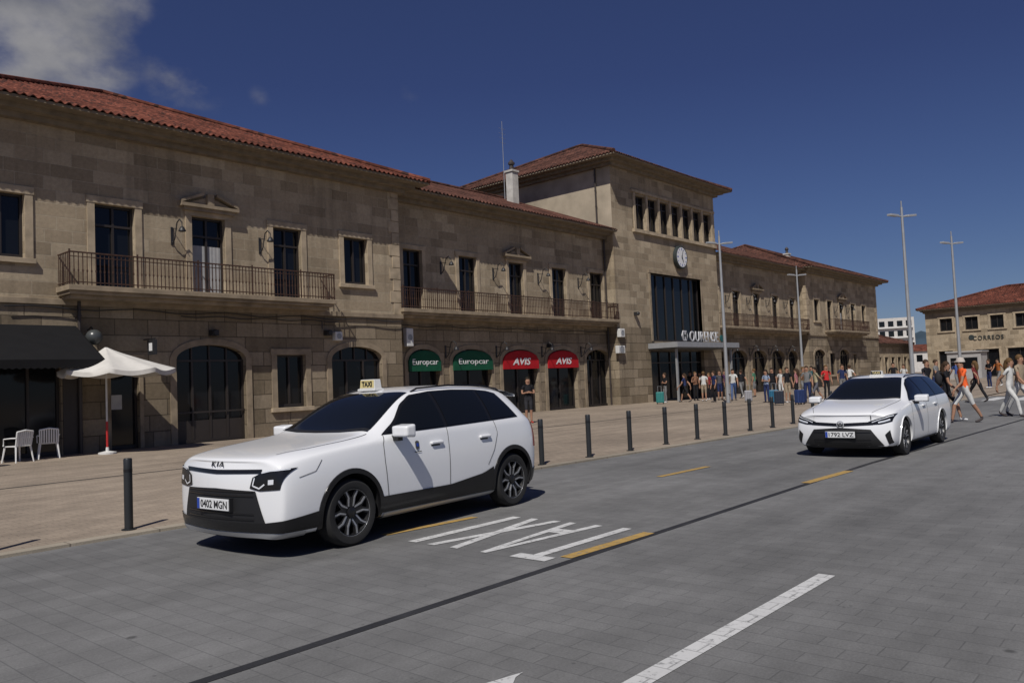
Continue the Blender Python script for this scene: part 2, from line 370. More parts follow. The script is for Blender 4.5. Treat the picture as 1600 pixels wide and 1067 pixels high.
def window(par,MM,h,name='window',cols=2,rows=1,fr='frame',gl='glass',sur=.22,sill=True,dep=.24,curtain=None,surm='trim',gate=False):
    b=MB(); u0,u1,z0,z1=h['u0'],h['u1'],h['z0'],h['z1']; ar=h.get('arch',0); t=.07; zt=z1-ar
    mbox(b,MM,u0,u0+t,-dep,-dep+.07,z0,zt); mbox(b,MM,u1-t,u1,-dep,-dep+.07,z0,zt)
    mbox(b,MM,u0+t,u1-t,-dep,-dep+.07,z0,z0+.12)
    mbox(b,MM,u0+t,u1-t,-dep,-dep+.07,zt-t,zt)
    for i in range(1,cols):
        c=u0+(u1-u0)*i/cols; mbox(b,MM,c-.035,c+.035,-dep+.003,-dep+.075,z0+.12,zt-t)
    if rows>1:
        c=zt-(zt-z0)*.24; mbox(b,MM,u0+t,u1-t,-dep+.006,-dep+.08,c-.035,c+.035)
    if gate:
        mbox(b,MM,u0+t,u1-t,-dep+.01,-dep+.05,z0+.12,z0+.75)
        mbox(b,MM,u0,u1,-dep+.1,-dep+.12,z0+1.0,z0+1.06)
    if ar:
        cc=(u0+u1)/2
        for k in range(1,4):
            uu=u0+(u1-u0)*k/4; zz=zt+ar*sqrt(max(0,1-((uu-cc)/((u1-u0)/2))**2)); mbox(b,MM,uu-.025,uu+.025,-dep+.003,-dep+.06,zt,zz)
    w=b.build(name,M[fr],par)
    g=MB()
    if ar:
        c=acurve(h); g.poly([MM(u0,-dep,z0),MM(u1,-dep,z0)]+[MM(a,-dep,z) for a,z in reversed(c)])
    else: g.quad(MM(u0,-dep,z0),MM(u1,-dep,z0),MM(u1,-dep,z1),MM(u0,-dep,z1))
    sub(g,'pane',M[gl],w)
    if curtain:
        g=MB(); n=16
        G=[[MM(u0+t+(u1-u0-2*t)*i/n,-dep+.012+.008*(i%2),z) for z in (z0+curtain[0],z0+curtain[1])] for i in range(n+1)]
        g.grid(G); sub(g,'curtain',M['curtain'],w)
    if sur:
        g=MB(); p=.045
        if ar:
            c=acurve(h); cc=(u0+u1)/2; ww=(u1-u0)/2
            for i in range(len(c)-1):
                (a,za),(d,zb)=c[i],c[i+1]
                o1=(cc-(ww+sur)*cos(pi*i/18),zt+(ar+sur)*sin(pi*i/18)); o2=(cc-(ww+sur)*cos(pi*(i+1)/18),zt+(ar+sur)*sin(pi*(i+1)/18))
                g.quad(MM(a,p,za),MM(d,p,zb),MM(o2[0],p,o2[1]),MM(o1[0],p,o1[1]))
                g.quad(MM(o1[0],0,o1[1]),MM(o2[0],0,o2[1]),MM(o2[0],p,o2[1]),MM(o1[0],p,o1[1]))
                g.quad(MM(a,0,za),MM(d,0,zb),MM(d,p,zb),MM(a,p,za))
            mbox(g,MM,u0-sur,u0-.002,0.002,p-.003,z0,zt); mbox(g,MM,u1+.002,u1+sur,0.002,p-.003,z0,zt)
        else:
            mbox(g,MM,u0-sur,u0-.002,-.05,p,z0,z1); mbox(g,MM,u1+.002,u1+sur,-.05,p,z0,z1); mbox(g,MM,u0-sur-.03,u1+sur+.03,-.05,p+.015,z1+.002,z1+sur)
        sub(g,'surround',M[surm],w)
    if sill:
        g=MB(); mbox(g,MM,u0-.28,u1+.28,-.2,.12,z0-.16,z0-.004); sub(g,'sill',M['trim'],w,bevel=.01)
    return w
def pediment(par,MM,c,w,z):
    b=MB()
    mbox(b,MM,c-w/2,c+w/2,.002,.26,z,z+.11)
    mbox(b,MM,c-w/2+.12,c+w/2-.12,.002,.18,z-.12,z-.002)
    for s in (-1,1):
        vs=[]
        A=(c+s*w/2,z+.112); Bp=(c+s*w*.11,z+.112+.36)
        for d in (.002,.24):
            for (u,zz) in (A,(A[0],A[1]+.09),(Bp[0],Bp[1]+.07),(Bp[0],Bp[1]-.03)): vs.append(MM(u,d,zz))
        b.add(vs,[(0,1,2,3),(4,5,6,7),(0,1,5,4),(1,2,6,5),(2,3,7,6),(3,0,4,7)])
    tri=[(c-w*.42,z+.114),(c+w*.42,z+.114),(c,z+.42)]
    b.poly([MM(u,.12,zz) for u,zz in tri])
    mbox(b,MM,c-.12,c+.12,.12,.24,z+.12,z+.50)
    b.build('pediment',M['trimd'],par)
def sconce(par,MM,u,z):
    b=MB()
    P=[MM(u,.02,z-.35),MM(u,.10,z-.38),MM(u,.22,z-.25),MM(u,.3,z),MM(u,.38,z+.25),MM(u,.55,z+.33),MM(u,.72,z+.2),MM(u,.72,z+.05)]
    b.tube(P,.022,6); b.tube([MM(u,.03,z+.1),MM(u,.38,z+.05)],.014,5)
    mbox(b,MM,u-.04,u+.04,.0,.03,z-.45,z+.15)
    s=b.build('wall_lamp',M['black'],par)
    g=MB(); x,y,zz=MM(u,.72,z-.05)
    g.lathe([(.02,.12),(.06,.10),(.12,-.02),(.12,-.05),(.10,-.05)],10,'z',(x,y,zz)); sub(g,'lamp_shade',M['black'],s,smooth=True)
def balcony(par,MM,u0,u1,zb,out=1.0,rail=.98):
    b=MB()
    mbox(b,MM,u0,u1,.002,out,zb,zb+.16); mbox(b,MM,u0+.06,u1-.06,.002,out-.1,zb-.10,zb-.002); mbox(b,MM,u0+.15,u1-.15,.002,out-.3,zb-.22,zb-.102)
    bal=b.build('balcony',M['trimd'],par,bevel=.012)
    b=MB(); z0=zb+.16; z1=z0+rail; o=out-.06
    mbox(b,MM,u0+.04,u1-.04,o-.03,o+.02,z1-.04,z1); mbox(b,MM,u0+.04,u1-.04,o-.02,o+.01,z0+.08,z0+.11)
    mbox(b,MM,u0+.04,u1-.04,o-.02,o+.01,z1-.16,z1-.14)
    for u in (u0+.04,u1-.08):
        mbox(b,MM,u,u+.04,.02,o,z1-.035,z1-.002); mbox(b,MM,u,u+.04,.02,o,z0+.08,z0+.1)
        for k in range(7): mbox(b,MM,u+.01,u+.03,.08+k*o/7,.1+k*o/7,z0,z1-.03)
    n=int((u1-u0)/.125)
    for k in range(n+1):
        u=u0+.05+(u1-u0-.1)*k/n; w=.011
        if k%16==0: w=.024
        mbox(b,MM,u-w,u+w,o-.012,o+.006,z0,z1-.04+(.10 if k%16==0 else 0))
        if k%16!=0: mbox(b,MM,u-.019,u+.019,o-.018,o+.012,z0+.40,z0+.47)
    sub(b,'railing',M['iron'],bal)
def roof_face(b,A,B,inw,pitch,depth,hl,hr,tile=.24,amp=.042,mi=0):
    A=Vector(A);B=Vector(B);inw=Vector(inw);L=(B-A).length;dr=(B-A)/L;nt=max(1,round(L/tile));n=nt*6;up=Vector((0,0,1))
    bot=[];top=[];lip=[]
    for i in range(n+1):
        s=L*i/n; pr=amp*sin(2*pi*i/6)
        t=depth
        if hl: t=min(t,s)
        if hr: t=min(t,L-s)
        p=A+dr*s
        lip.append(p-inw*.04+up*(pr-.05)); bot.append(p-inw*.05+up*(pr-.02)); 
        top.append(p+inw*t+up*(pitch*t+pr*(1 if t>.3 else 0)))
    b.grid([lip,bot],mi); b.grid([bot,top],mi)
def cap(b,p,q,r=.12):
    b.tube([Vector(p),Vector(q)],r,8)
def hip_roof(par,x0,x1,y0,y1,z,pitch,m):
    b=MB(); d=min(x1-x0,y1-y0)/2
    roof_face(b,(x0,y0,z),(x1,y0,z),(0,1,0),pitch,(y1-y0)/2,True,True)
    roof_face(b,(x0,y1,z),(x0,y0,z),(1,0,0),pitch,(x1-x0)/2,True,True)
    roof_face(b,(x1,y0,z),(x1,y1,z),(-1,0,0),pitch,(x1-x0)/2,True,True)
    roof_face(b,(x1,y1,z),(x0,y1,z),(0,-1,0),pitch,(y1-y0)/2,True,True)
    r=b.build('roof',m,par,smooth=True,angle=60)
    c=MB(); h=z+pitch*d+.05
    if (x1-x0)>=(y1-y0): a=(x0+d,(y0+y1)/2,h); e=(x1-d,(y0+y1)/2,h)
    else: a=((x0+x1)/2,y0+d,h); e=((x0+x1)/2,y1-d,h)
    near=lambda P,Q,R:P if (Vector(P)-Vector(R)).length<(Vector(Q)-Vector(R)).length else Q
    for cx in (x0,x1):
        for cy in (y0,y1):
            cap(c,(cx,cy,z+.03),near(a,e,(cx,cy,h)))
    if (Vector(a)-Vector(e)).length>.1: cap(c,a,e)
    sub(c,'ridge_cap',m,r,smooth=True)
    return r
def eave(par,x0,x1,y0,y1,z,over,name='cornice'):
    b=MB()
    b.box(x0-over,x1+over,y0-over,y1+over,z-.14,z-.055)
    b.box(x0-over*.55,x1+over*.55,y0-over*.55,y1+over*.55,z-.30,z-.143)
    b.box(x0-over*.25,x1+over*.25,y0-over*.25,y1+over*.25,z-.48,z-.303)
    b.build(name,M['soffit'],par)

OV=1.02; EZ=10.42; mir=lambda x:91.2-x
LX1=22.65; TX0,TX1=39.2,52.2
FL=fmap(YW); FM=fmap(YM)
def px2(a,bb,Y,py=480): return XY(a,Y,py),XY(bb,Y,py)
DZ0,DZ1=5.06,7.78
def wing(mirror):
    T=(lambda a,b_:(mir(b_),mir(a))) if mirror else (lambda a,b_:(a,b_))
    x0,x1=T(3.4 if mirror else 5.3,LX1); dep=x1-x0
    H_=[];spec=[]
    def add(pa,pb,z0,z1,py,**k):
        u=px2(pa,pb,YW,py); u=T(*u); h=rect(u[0],u[1],z0,z1,**({'arch':k.pop('arch')} if 'arch' in k else {})); H_.append(h); spec.append((h,k)); return h
    add(-34,38,5.86,7.76,350); add(148,211,DZ0,DZ1,390,rows=2,sill=False); h2=add(300,352,DZ0,DZ1,400,rows=2,sill=False,curtain=(.1,1.75) )
    add(427,471,DZ0,DZ1,410,rows=2,sill=False); add(537,574,5.86,7.76,405)
    add(276,385,.03,3.35,615,arch=.5,cols=4,sill=False,sur=.22,gate=True,surm='trimd'); add(433,478,1.05,3.0,600,cols=2,surm='trimd')
    add(519,598,.03,3.32,605,arch=.5,cols=3,sill=False,sur=.22,gate=True,surm='trimd'); add(173,218,.03,2.9,630,sill=False,cols=1,sur=.12,surm='trimd')
    if not mirror: add(-60,96,.03,2.75,640,cols=3,sill=False,sur=0)
    b=MB(); panel(b,FL,x0,x1,4.6,EZ-.2,H_)
    b.quad((x0,YW,4.6),(x0,YW+dep,4.6),(x0,YW+dep,EZ-.2),(x0,YW,EZ-.2)); b.quad((x1,YW,4.6),(x1,YW+dep,4.6),(x1,YW+dep,EZ-.2),(x1,YW,EZ-.2))
    b.quad((x0,YW+dep,0),(x1,YW+dep,0),(x1,YW+dep,EZ-.2),(x0,YW+dep,EZ-.2))
    b.build('wall',M['upper'],ST)
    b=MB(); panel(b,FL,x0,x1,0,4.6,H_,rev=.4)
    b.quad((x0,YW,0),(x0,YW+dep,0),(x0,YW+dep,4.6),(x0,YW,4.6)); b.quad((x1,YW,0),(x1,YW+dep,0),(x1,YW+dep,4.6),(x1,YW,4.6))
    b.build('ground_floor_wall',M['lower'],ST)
    for h,k in spec: window(ST,FL,h,**k)
    b=MB(); b.box(x0-.06,x1+.06,YW-.10,YW-.002,4.52,4.70); b.build('string_course',M['trimd'],ST,bevel=.01)
    for xx,sg in ((x0,1),(x1,-1)):
        b=MB()
        for k in range(11):
            w=.55 if k%2 else .38
            b.box(min(xx-.02*sg,xx+sg*w),max(xx-.02*sg,xx+sg*w),YW-.03,YW+.3,4.72+k*.5,4.72+k*.5+.47)
        b.build('quoin',M['trim'],ST)
    eave(ST,x0,x1,YW,YW+dep,EZ,OV)
    hip_roof(ST,x0-OV,x1+OV,YW-OV,YW+dep+OV,EZ,.43 if not mirror else .40,M['tile'] if not mirror else M['tile_b'])
    c=(h2['u0']+h2['u1'])/2; 
    u=px2(286,378,YW,320); pediment(ST,FL,c,abs(u[1]-u[0])*.96,8.06)
    u=T(*px2(107,525,YW-1.0,420)); balcony(ST,FL,u[0],u[1],4.88,1.0,1.0)
    for p_,q in ((268,345),(405,362)):
        s=T(XY(p_,YW,q),XY(p_,YW,q))[0]; sconce(ST,FL,s,7.15)
wing(False); wing(True)
ARCH=[(638,687),(708,768),(786,840),(856,902),(917,955)]
DOORS=[(630,660),(717,745),(795,818),(862,884),(921,942)]
archx=[px2(a,c,YM,590) for a,c in ARCH]; doorx=[px2(a,c,YM,440) for a,c in DOORS]
def middle(mirror):
    T=(lambda a,b_:(mir(b_),mir(a))) if mirror else (lambda a,b_:(a,b_))
    x0,x1=T(LX1,TX0 if not mirror else 39.0); H_=[];sp=[]
    for i,(a,c) in enumerate(archx):
        a,c=T(a,c); h=rect(a,c,.03,3.28,arch=.55); H_.append(h); sp.append((h,dict(cols=2 if i!=4 else 3,sill=False,sur=.22,dep=.3,surm='trimd')))
    for a,c in doorx:
        a,c=T(a,c); h=rect(a,c,DZ0-.1,7.75); H_.append(h); sp.append((h,dict(rows=2,sill=False,sur=.2)))
    b=MB(); panel(b,FM,x0,x1,4.6,EZ-.3,H_); b.build('wall',M['upper'],ST)
    b=MB(); b.quad((x0,YM+14,0),(x1,YM+14,0),(x1,YM+14,EZ-.3),(x0,YM+14,EZ-.3)); b.build('rear_wall',M['upper'],ST)
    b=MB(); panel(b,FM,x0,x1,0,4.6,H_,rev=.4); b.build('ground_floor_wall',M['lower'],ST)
    for h,k in sp: window(ST,FM,h,**k)
    b=MB(); b.box(x0,x1,YM-.10,YM-.002,4.45,4.62); b.build('string_course',M['trimd'],ST)
    b=MB(); ez=EZ-.15
    b.box(x0,x1,YM-OV,YM-.002,ez-.14,ez-.055); b.box(x0,x1,YM-OV*.55,YM-.002,ez-.3,ez-.143); b.box(x0,x1,YM-OV*.25,YM-.002,ez-.48,ez-.303); b.build('cornice',M['soffit'],ST)
    b=MB(); roof_face(b,(x0-.2,YM-OV,ez),(x1,YM-OV,ez),(0,1,0),.395,8.0,False,False); roof_face(b,(x1,YM-OV+16.0,ez),(x0-.2,YM-OV+16.0,ez),(0,-1,0),.395,8.0,False,False)
    r=b.build('roof',M['tile_b'],ST,smooth=True,angle=60)
    c=MB(); cap(c,(x0,YM-OV+8.0,ez+.395*8.0+.04),(x1,YM-OV+8.0,ez+.395*8.0+.04)); sub(c,'ridge_cap',M['tile_b'],r,smooth=True)
    a,c=(XY(632,YM-1,470),TX0-.02) if not mirror else (mir(39.0)+.02,mir(XY(632,YM-1,470)))
    balcony(ST,FM,a,c,4.82,.95,.93)
    cc=sum(T(*doorx[2]))/2; pediment(ST,FM,cc,2.0,8.0)
    for i in range(4):
        s=(doorx[i][1]+doorx[i+1][0])/2; s=mir(s) if mirror else s
        sconce(ST,FM,s,7.2)
    for i in range(4):
        s=(archx[i][1]+archx[i+1][0])/2; s=mir(s) if mirror else s
        sconce(ST,FM,s,3.3)
middle(False); middle(True)
def shop_awning(ax,m,txt,tm,w=.72,zb=2.28,shear=0,bold=.03,th=.30):
    u0,u1=ax[0]-.02,ax[1]+.02; c=(u0+u1)/2; hw=(u1-u0)/2; n=16; b=MB(); G=[]
    for i in range(n+1):
        u=u0+(u1-u0)*i/n; e=sqrt(max(0,1-((u-c)/hw)**2)); zc=2.76+.47*e
        zv=zb+.44+.40*e
        G.append([FM(u,.03,zc),FM(u,.08,zc-.01),FM(u,.11,(zc+zv)/2+.03*e),FM(u,.12,zv),FM(u,.12,zb)])
    b.grid(G)
    for u in (u0,u1): b.poly([FM(u,.03,2.76),FM(u,.08,2.75),FM(u,.12,zb+.44),FM(u,.12,zb),FM(u,.03,zb)])
    o=b.build('shop_awning',m,ST)
    text('awning_lettering',txt,(u1-u0)*w,th,tm,o,TX((c,YM-.132,zb+.38)),bold=bold,shear=shear)
    return o
shop_awning(archx[0],M['euro'],'Europcar',M['lett'],.80,bold=.0,th=.34); shop_awning(archx[1],M['euro'],'Europcar',M['lett'],.76,bold=.0,th=.34)
shop_awning(archx[2],M['avis'],'AVIS',M['lett'],.52,shear=.25,bold=.02,th=.36); shop_awning(archx[3],M['avis'],'AVIS',M['lett'],.54,shear=.25,bold=.02,th=.36)
# --- tower
TZ=14.6
b=MB(); H_=[]; sp=[]
n=7; wa,wb=XY(991,YW,340),XY(1111,YW,340)
for i in range(n):
    a=wa+(wb-wa)*i/n+.13; c=wa+(wb-wa)*(i+1)/n-.13
    h=rect(a,c,10.66,12.76); H_.append(h); sp.append((h,dict(sur=0,sill=False,rows=2,dep=.26)))
ga,gb=px2(1018,1096,YW,480); h=rect(ga,gb,3.78,8.05); H_.append(h); hall=h
ea,eb=px2(1019,1102,YW,590); h=rect(ea,eb,.03,3.2); H_.append(h); door=h
panel(b,FL,TX0,TX1,4.6,TZ-.3,H_,rev=.35)
for X in (TX0,TX1): b.quad((X,YW,4.6),(X,YW+13.4,4.6),(X,YW+13.4,EZ-.2),(X,YW,EZ-.2))
b.build('wall',M['upper'],ST)
b=MB()
for X in (TX0,TX1): b.quad((X,YW,EZ-.2),(X,YW+13.4,EZ-.2),(X,YW+13.4,TZ-.3),(X,YW,TZ-.3))
b.quad((TX0,YW+13.4,EZ-.2),(TX1,YW+13.4,EZ-.2),(TX1,YW+13.4,TZ-.3),(TX0,YW+13.4,TZ-.3)); b.build('tower_side_wall',M['plaster'],ST)
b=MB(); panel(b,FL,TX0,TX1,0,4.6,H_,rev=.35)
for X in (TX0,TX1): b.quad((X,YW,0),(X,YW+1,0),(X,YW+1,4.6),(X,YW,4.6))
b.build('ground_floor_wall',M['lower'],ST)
for h,k in sp: window(ST,FL,h,**k)
window(ST,FL,hall,name='hall_window',cols=6,rows=1,sur=.18,sill=False,gl='glass2',dep=.3,surm='trimd')
window(ST,FL,door,name='entrance_door',cols=5,rows=2,sur=0,sill=False,gl='glass2',dep=.3)
b=MB(); b.box(wa-.3,wb+.3,YW-.18,YW-.002,10.42,10.62); b.box(wa-.3,wb+.3,YW-.12,YW-.002,12.9,13.05)
for i in range(n+1):
    c=wa+(wb-wa)*i/n; b.box(c-.11,c+.11,YW-.07,YW-.002,10.622,12.898)
b.build('window_band',M['trim'],ST)
eave(ST,TX0,TX1,YW,YW+13.4,TZ,1.0); hip_roof(ST,TX0-1,TX1+1,YW-1,YW+14.4,TZ,.46,M['tile_b'])
cx0,cx1=XY(1013,26.0,545),XY(1154,24.0,545)
b=MB(); b.box(cx0,cx1,24.0,25.99,3.34,3.58); b.box(cx0+.1,cx1-.1,24.1,25.99,3.22,3.338)
can=b.build('canopy',M['canopy'],ST,bevel=.02)
b=MB(); b.box(cx0-.03,cx1+.03,23.95,23.997,3.30,3.62); b.box(cx0-.03,cx0-.003,23.998,25.98,3.30,3.62); sub(b,'canopy_fascia',M['steel'],can)
for xx in (cx0+.5,cx1-.5):
    b=MB(); b.box(xx-.06,xx+.06,24.3,24.42,.03,3.218); sub(b,'post',M['steel'],can)
sx0,sx1=px2(1078,1122,24.1,527)
text('station_sign','OURENSE',sx1-sx0,.64,M['lettg'],ST,TX(((sx0+sx1)/2,24.1,3.98)),bold=-.005,depth=.03,space=1.1)
lx=XY(1070,24.1,527)
b=MB(); b.lathe([(0,0),(.36,0),(.36,.06),(0,.06)],6,'y',(lx,24.07,4.0)); lg=b.build('station_symbol',M['lettg'],ST)
b=MB(); b.box(lx-.20,lx-.10,24.05,24.068,3.80,4.22); b.box(lx+.10,lx+.20,24.05,24.068,3.80,4.22); b.box(lx-.099,lx+.099,24.05,24.068,3.97,4.06); sub(b,'symbol_bars',M['dkgr'],lg)
rx=XY(1128,24.1,527); b=MB(); b.lathe([(.0,0),(.22,0),(.22,.05),(0,.05)],16,'y',(rx,24.1,3.90)); b.build('round_symbol',M['teal'],ST)
kx=XY(1065.5,YW-.3,402); kz=onY(1065.5,402,YW-.3).z; kr=.76
b=MB(); b.lathe([(0,.25),(kr-.06,.25),(kr,.2),(kr,.0),(kr-.06,-.04),(kr-.12,-.02)],32,'y',(kx,YW-.28,kz)); ck=b.build('clock',M['dkgr'],ST,smooth=True)
b=MB(); b.lathe([(0,-.025),(kr-.11,-.025),(kr-.11,0)],32,'y',(kx,YW-.28,kz)); sub(b,'clock_face',M['lett'],ck)
for k in range(12):
    b=MB(); a=2*pi*k/12; u=Vector((sin(a),0,cos(a))); w=Vector((cos(a),0,-sin(a))); o=Vector((kx,YW-.312,kz)); l=.15 if k%3==0 else .1; t=.04 if k%3==0 else .026
    b.quad(o+u*.60-w*t,o+u*.60+w*t,o+u*(.60-l)+w*t,o+u*(.60-l)-w*t); sub(b,'hour_mark',M['blue'],ck)
for a,l,t in ((radians(20),.52,.035),(radians(155),.36,.05)):
    b=MB(); u=Vector((sin(a),0,cos(a))); w=Vector((cos(a),0,-sin(a))); o=Vector((kx,YW-.32-.01*(a>1),kz)); b.quad(o-u*.1-w*t,o-u*.1+w*t,o+u*l+w*t*.5,o+u*l-w*t*.5); sub(b,'clock_hand',M['black'],ck)
for (x,y,z0,z1) in ((TX0-.12,YM-.12,.03,EZ-.5),(TX0-.1,YW+1.0,EZ,TZ-.4),(LX1+.12,YM-.12,.03,EZ-.5),(XY(123,YW,560),YW-.09,.03,4.8),(mir(39.0)+.12,YM-.12,.03,EZ-.5),(mir(LX1)-.12,YM-.12,.03,EZ-.5)):
    b=MB(); b.tube([(x,y,z0),(x,y,z1)],.055,8); 
    for k in range(4): b.tube([(x,y,z0+(z1-z0)*(k+.5)/4-.03),(x,y,z0+(z1-z0)*(k+.5)/4+.03)],.07,8)
    b.build('downspout',M['pipe'],ST,smooth=True)
for (x,y,z0,z1,w) in ((XY(800,31,280),31,12.0,14.5,.26),(80,32,12.6,13.7,.25)):
    b=MB(); b.box(x-w,x+w,y-w,y+w,z0,z1-.3); b.box(x-w-.06,x+w+.06,y-w-.06,y+w+.06,z1-.298,z1-.18)
    ch=b.build('chimney',M['chim'],ST)
    b=MB(); b.lathe([(.16,z1-.18),(.12,z1+.15),(.2,z1+.2),(.2,z1+.3),(.04,z1+.5)],8,'z',(x,y,0))
    sub(b,'chimney_pot',M['pipe'],ch)
ax_=XY(786,33,240)
b=MB(); b.tube([(ax_,33,13),(ax_,33,18.2)],[.03,.015],6)
for k in range(4): b.tube([(ax_-.3,33,16.8+k*.3),(ax_+.3,33,16.8+k*.3)],.008,4)
b.build('antenna',M['steel'],ST)
for (px_,py_,Y,w,h) in ((973,520,YW-.25,.5,.5),(972,546,YW-.25,.7,.45),(641,527,YM-.4,.4,.8),(530,525,YW-.2,.35,.35),(1262,549,YM-.4,.7,.6)):
    p=onY(px_,py_,Y); b=MB(); b.box(p.x-w/2,p.x+w/2,Y,Y+.24,p.z-h/2,p.z+h/2); o=b.build('wall_unit',M['white'],ST,bevel=.03)
    b=MB(); b.lathe([(0,0),(w*.32,0),(w*.32,-.01),(w*.28,-.012)],14,'y',(p.x,Y-.002,p.z)); sub(b,'fan_grille',M['steel'],o)
cabs=[[(LX1-15+15*k/24, YW-.13, 4.42+.05*sin(k*1.3)) for k in range(25)],[(XY(280,YW)+ (XY(525,YW)-XY(280,YW))*k/24, YW-.12, 4.30-.03*sin(k*.9)) for k in range(25)],[(LX1+(TX0-LX1)*k/24, YM-.13, 4.3+.04*sin(k*1.7)) for k in range(25)],[(XY(500,YW),YW-.1,4.3-.3*k/6) for k in range(7)]]
for pts in cabs:
    b=MB(); b.tube(pts,.02,5); b.build('wall_cable',M['black'],ST)
p=onY(147,527,YW-.5); b=MB(); b.tube([(p.x,YW-.02,p.z+.25),(p.x,YW-.3,p.z+.33),(p.x,YW-.5,p.z+.17)],.02,6); o=b.build('globe_lamp',M['black'],ST)
b=MB(); b.ball((p.x,YW-.5,p.z),.24,16); sub(b,'globe',mat('globe_grey',(.06,.065,.065),.3,var=.05),o,smooth=True)
p=onY(239,543,YW-.6); b=MB(); b.box(p.x-.04,p.x+.04,YW-.75,YW-.02,p.z+.27,p.z+.3); b.box(p.x-.05,p.x+.05,YW-.78,YW-.32,p.z-.22,p.z+.25); o=b.build('bracket_sign',M['black'],ST)
b=MB(); b.box(p.x-.056,p.x-.052,YW-.66,YW-.44,p.z-.1,p.z+.15); sub(b,'sign_symbol',M['lett'],o)
for (px_,py_) in ((335,520),(513,520),(860,540),(995,490)):
    p=onY(px_,py_,YW-.15 if px_<625 or px_>960 else YM-.15); b=MB(); b.box(p.x-.12,p.x+.12,p.y-.1,p.y+.14,p.z-.1,p.z+.1); b.lathe([(.0,-.02),(.09,-.02),(.12,.05)],10,'y',(p.x,p.y-.14,p.z)); b.build('floodlight',M['black'],ST)
ca=XY(118,YW,520); zz=3.9
b=MB(); fx0=5.4
G=[[ (fx0+(ca-fx0)*i/12, YW-.03-2.1*t, zz-1.12*t-.06*sin(pi*t)) for t in (0,.25,.5,.75,1)] for i in range(13)]
b.grid(G); G=[[ (fx0+(ca-fx0)*i/48, YW-2.13, zz-1.12-(.26 if i%2 else .22)*t) for t in (0,1)] for i in range(49)]; b.grid(G)
b.poly([(ca,YW-.03,zz),(ca,YW-2.13,zz-1.12),(ca,YW-2.13,zz-1.36),(ca,YW-.03,zz-1.36)])
aw=b.build('cafe_awning',M['blackcloth'],ST)
b=MB(); b.tube([(fx0,YW-2.1,zz-1.14),(ca,YW-2.1,zz-1.14)],.03,6); b.tube([(ca-.3,YW-.1,zz-1.3),(ca-.3,YW-2.1,zz-1.15)],.025,6); sub(b,'awning_frame',M['black'],aw)
b=MB(); p0=XY(98,YW,620)
b.box(p0,p0+.5,YW-.03,YW-.003,.03,2.9); b.build('menu_panel',M['frame'],ST)
b=MB(); p0=XY(176,YW-.3,620); b.box(p0,p0+.32,YW-.2,YW-.18,1.3,1.75); b.build('door_notice',M['curtain'],ST)
# ------------------------------------------------------------------ other buildings
PO=thing('post_office_building','low stone post office with hipped red roof beyond the far end of the plaza','building',(104,16,0),world0=True)
PX=98.7; MX=xmap(PX); py0,py1=8.0,24.1
def onX(px,py,X):
    r=ray(px,py); return CAM+r*(X/r.x)
b=MB(); H_=[];sp=[]
for c in (1478,1518,1558,1598):
    y=onX(c,505,PX).y; h=rect(y-.62,y+.62,5.2,6.6); H_.append(h); sp.append((h,dict(sur=.2,sill=True,rows=1)))
for c,w in ((1478,.7),(1543,1.1),(1594,1.1)):
    y=onX(c,550,PX).y; h=rect(y-w,y+w,.9 if w<1 else .03,3.0); H_.append(h); sp.append((h,dict(sur=.2,sill=False,cols=2)))
panel(b,MX,py0,py1,0,7.7,H_)
b.quad((PX,py1,0),(PX+14,py1,0),(PX+14,py1,7.7),(PX,py1,7.7)); b.quad((PX,py0,0),(PX+14,py0,0),(PX+14,py0,7.7),(PX,py0,7.7)); b.build('wall',M['upper'],PO)
for h,k in sp: window(PO,MX,h,**k)
eave(PO,PX,PX+14,py0,py1,7.8,.7); hip_roof(PO,PX-.7,PX+14.7,py0-.7,py1+.7,7.8,.30,M['tile'])
c=onX(1544,527,PX)
text('building_sign','CORREOS',2.9,.46,M['dkgr'],PO,TMX((PX-.04,c.y,c.z)),bold=.0,depth=.03,space=1.15)
c=onX(1518,527,PX); b=MB(); b.lathe([(0,0),(.28,0),(.28,.04),(0,.04)],14,'x',(PX-.05,c.y,c.z)); b.build('building_emblem',M['dkgr'],PO)
AN=thing('annex_building','low stone annex with tiled roof just beyond the right end of the station','building',(95,30,0),world0=True)
b=MB(); H_=[rect(90.5+i*2.4,91.7+i*2.4,.8,2.6) for i in range(5)]; FA=fmap(27.0)
panel(b,FA,89.5,103,0,4.0,H_); b.quad((103,27,0),(103,33,0),(103,33,4),(103,27,4)); b.quad((89.5,27,0),(89.5,33,0),(89.5,33,4),(89.5,27,4)); b.build('wall',M['upper'],AN)
for h in H_: window(AN,FA,h,sill=False,sur=.15)
eave(AN,89.5,103,27,33,4.15,.4); hip_roof(AN,89.1,103.4,26.6,33.4,4.15,.35,M['tile_b'])
dd=ray(1395,560); P=CAM+dd*(230/ dd.length)
AP=thing('apartment_block','distant white apartment block with rows of windows behind the annex','building',(P.x,P.y,0),YAW-.4)
b=MB(); b.box(0,12,-5.5,5.5,0,14.0); b.build('wall',M['cream'],AP)
for i in range(5):
    for j in range(4):
        b=MB(); b.box(-.05,-.01,-4.9+i*2.1,-3.6+i*2.1,4+j*2.6,5.4+j*2.6); b.build('window',M['glass'],AP)
for j in range(4):
    b=MB(); b.box(-.6,-.06,-5.2,5.2,3.5+j*2.6,3.7+j*2.6); b.build('balcony',M['white'],AP)
dd=ray(1437,560); P=CAM+dd*(200/dd.length)
HB=thing('distant_house','small distant pale house between the station and the post office','building',(P.x,P.y,0),YAW-.4)
b=MB(); b.box(0,8,-5,5,0,4.6); b.build('wall',M['cream'],HB)
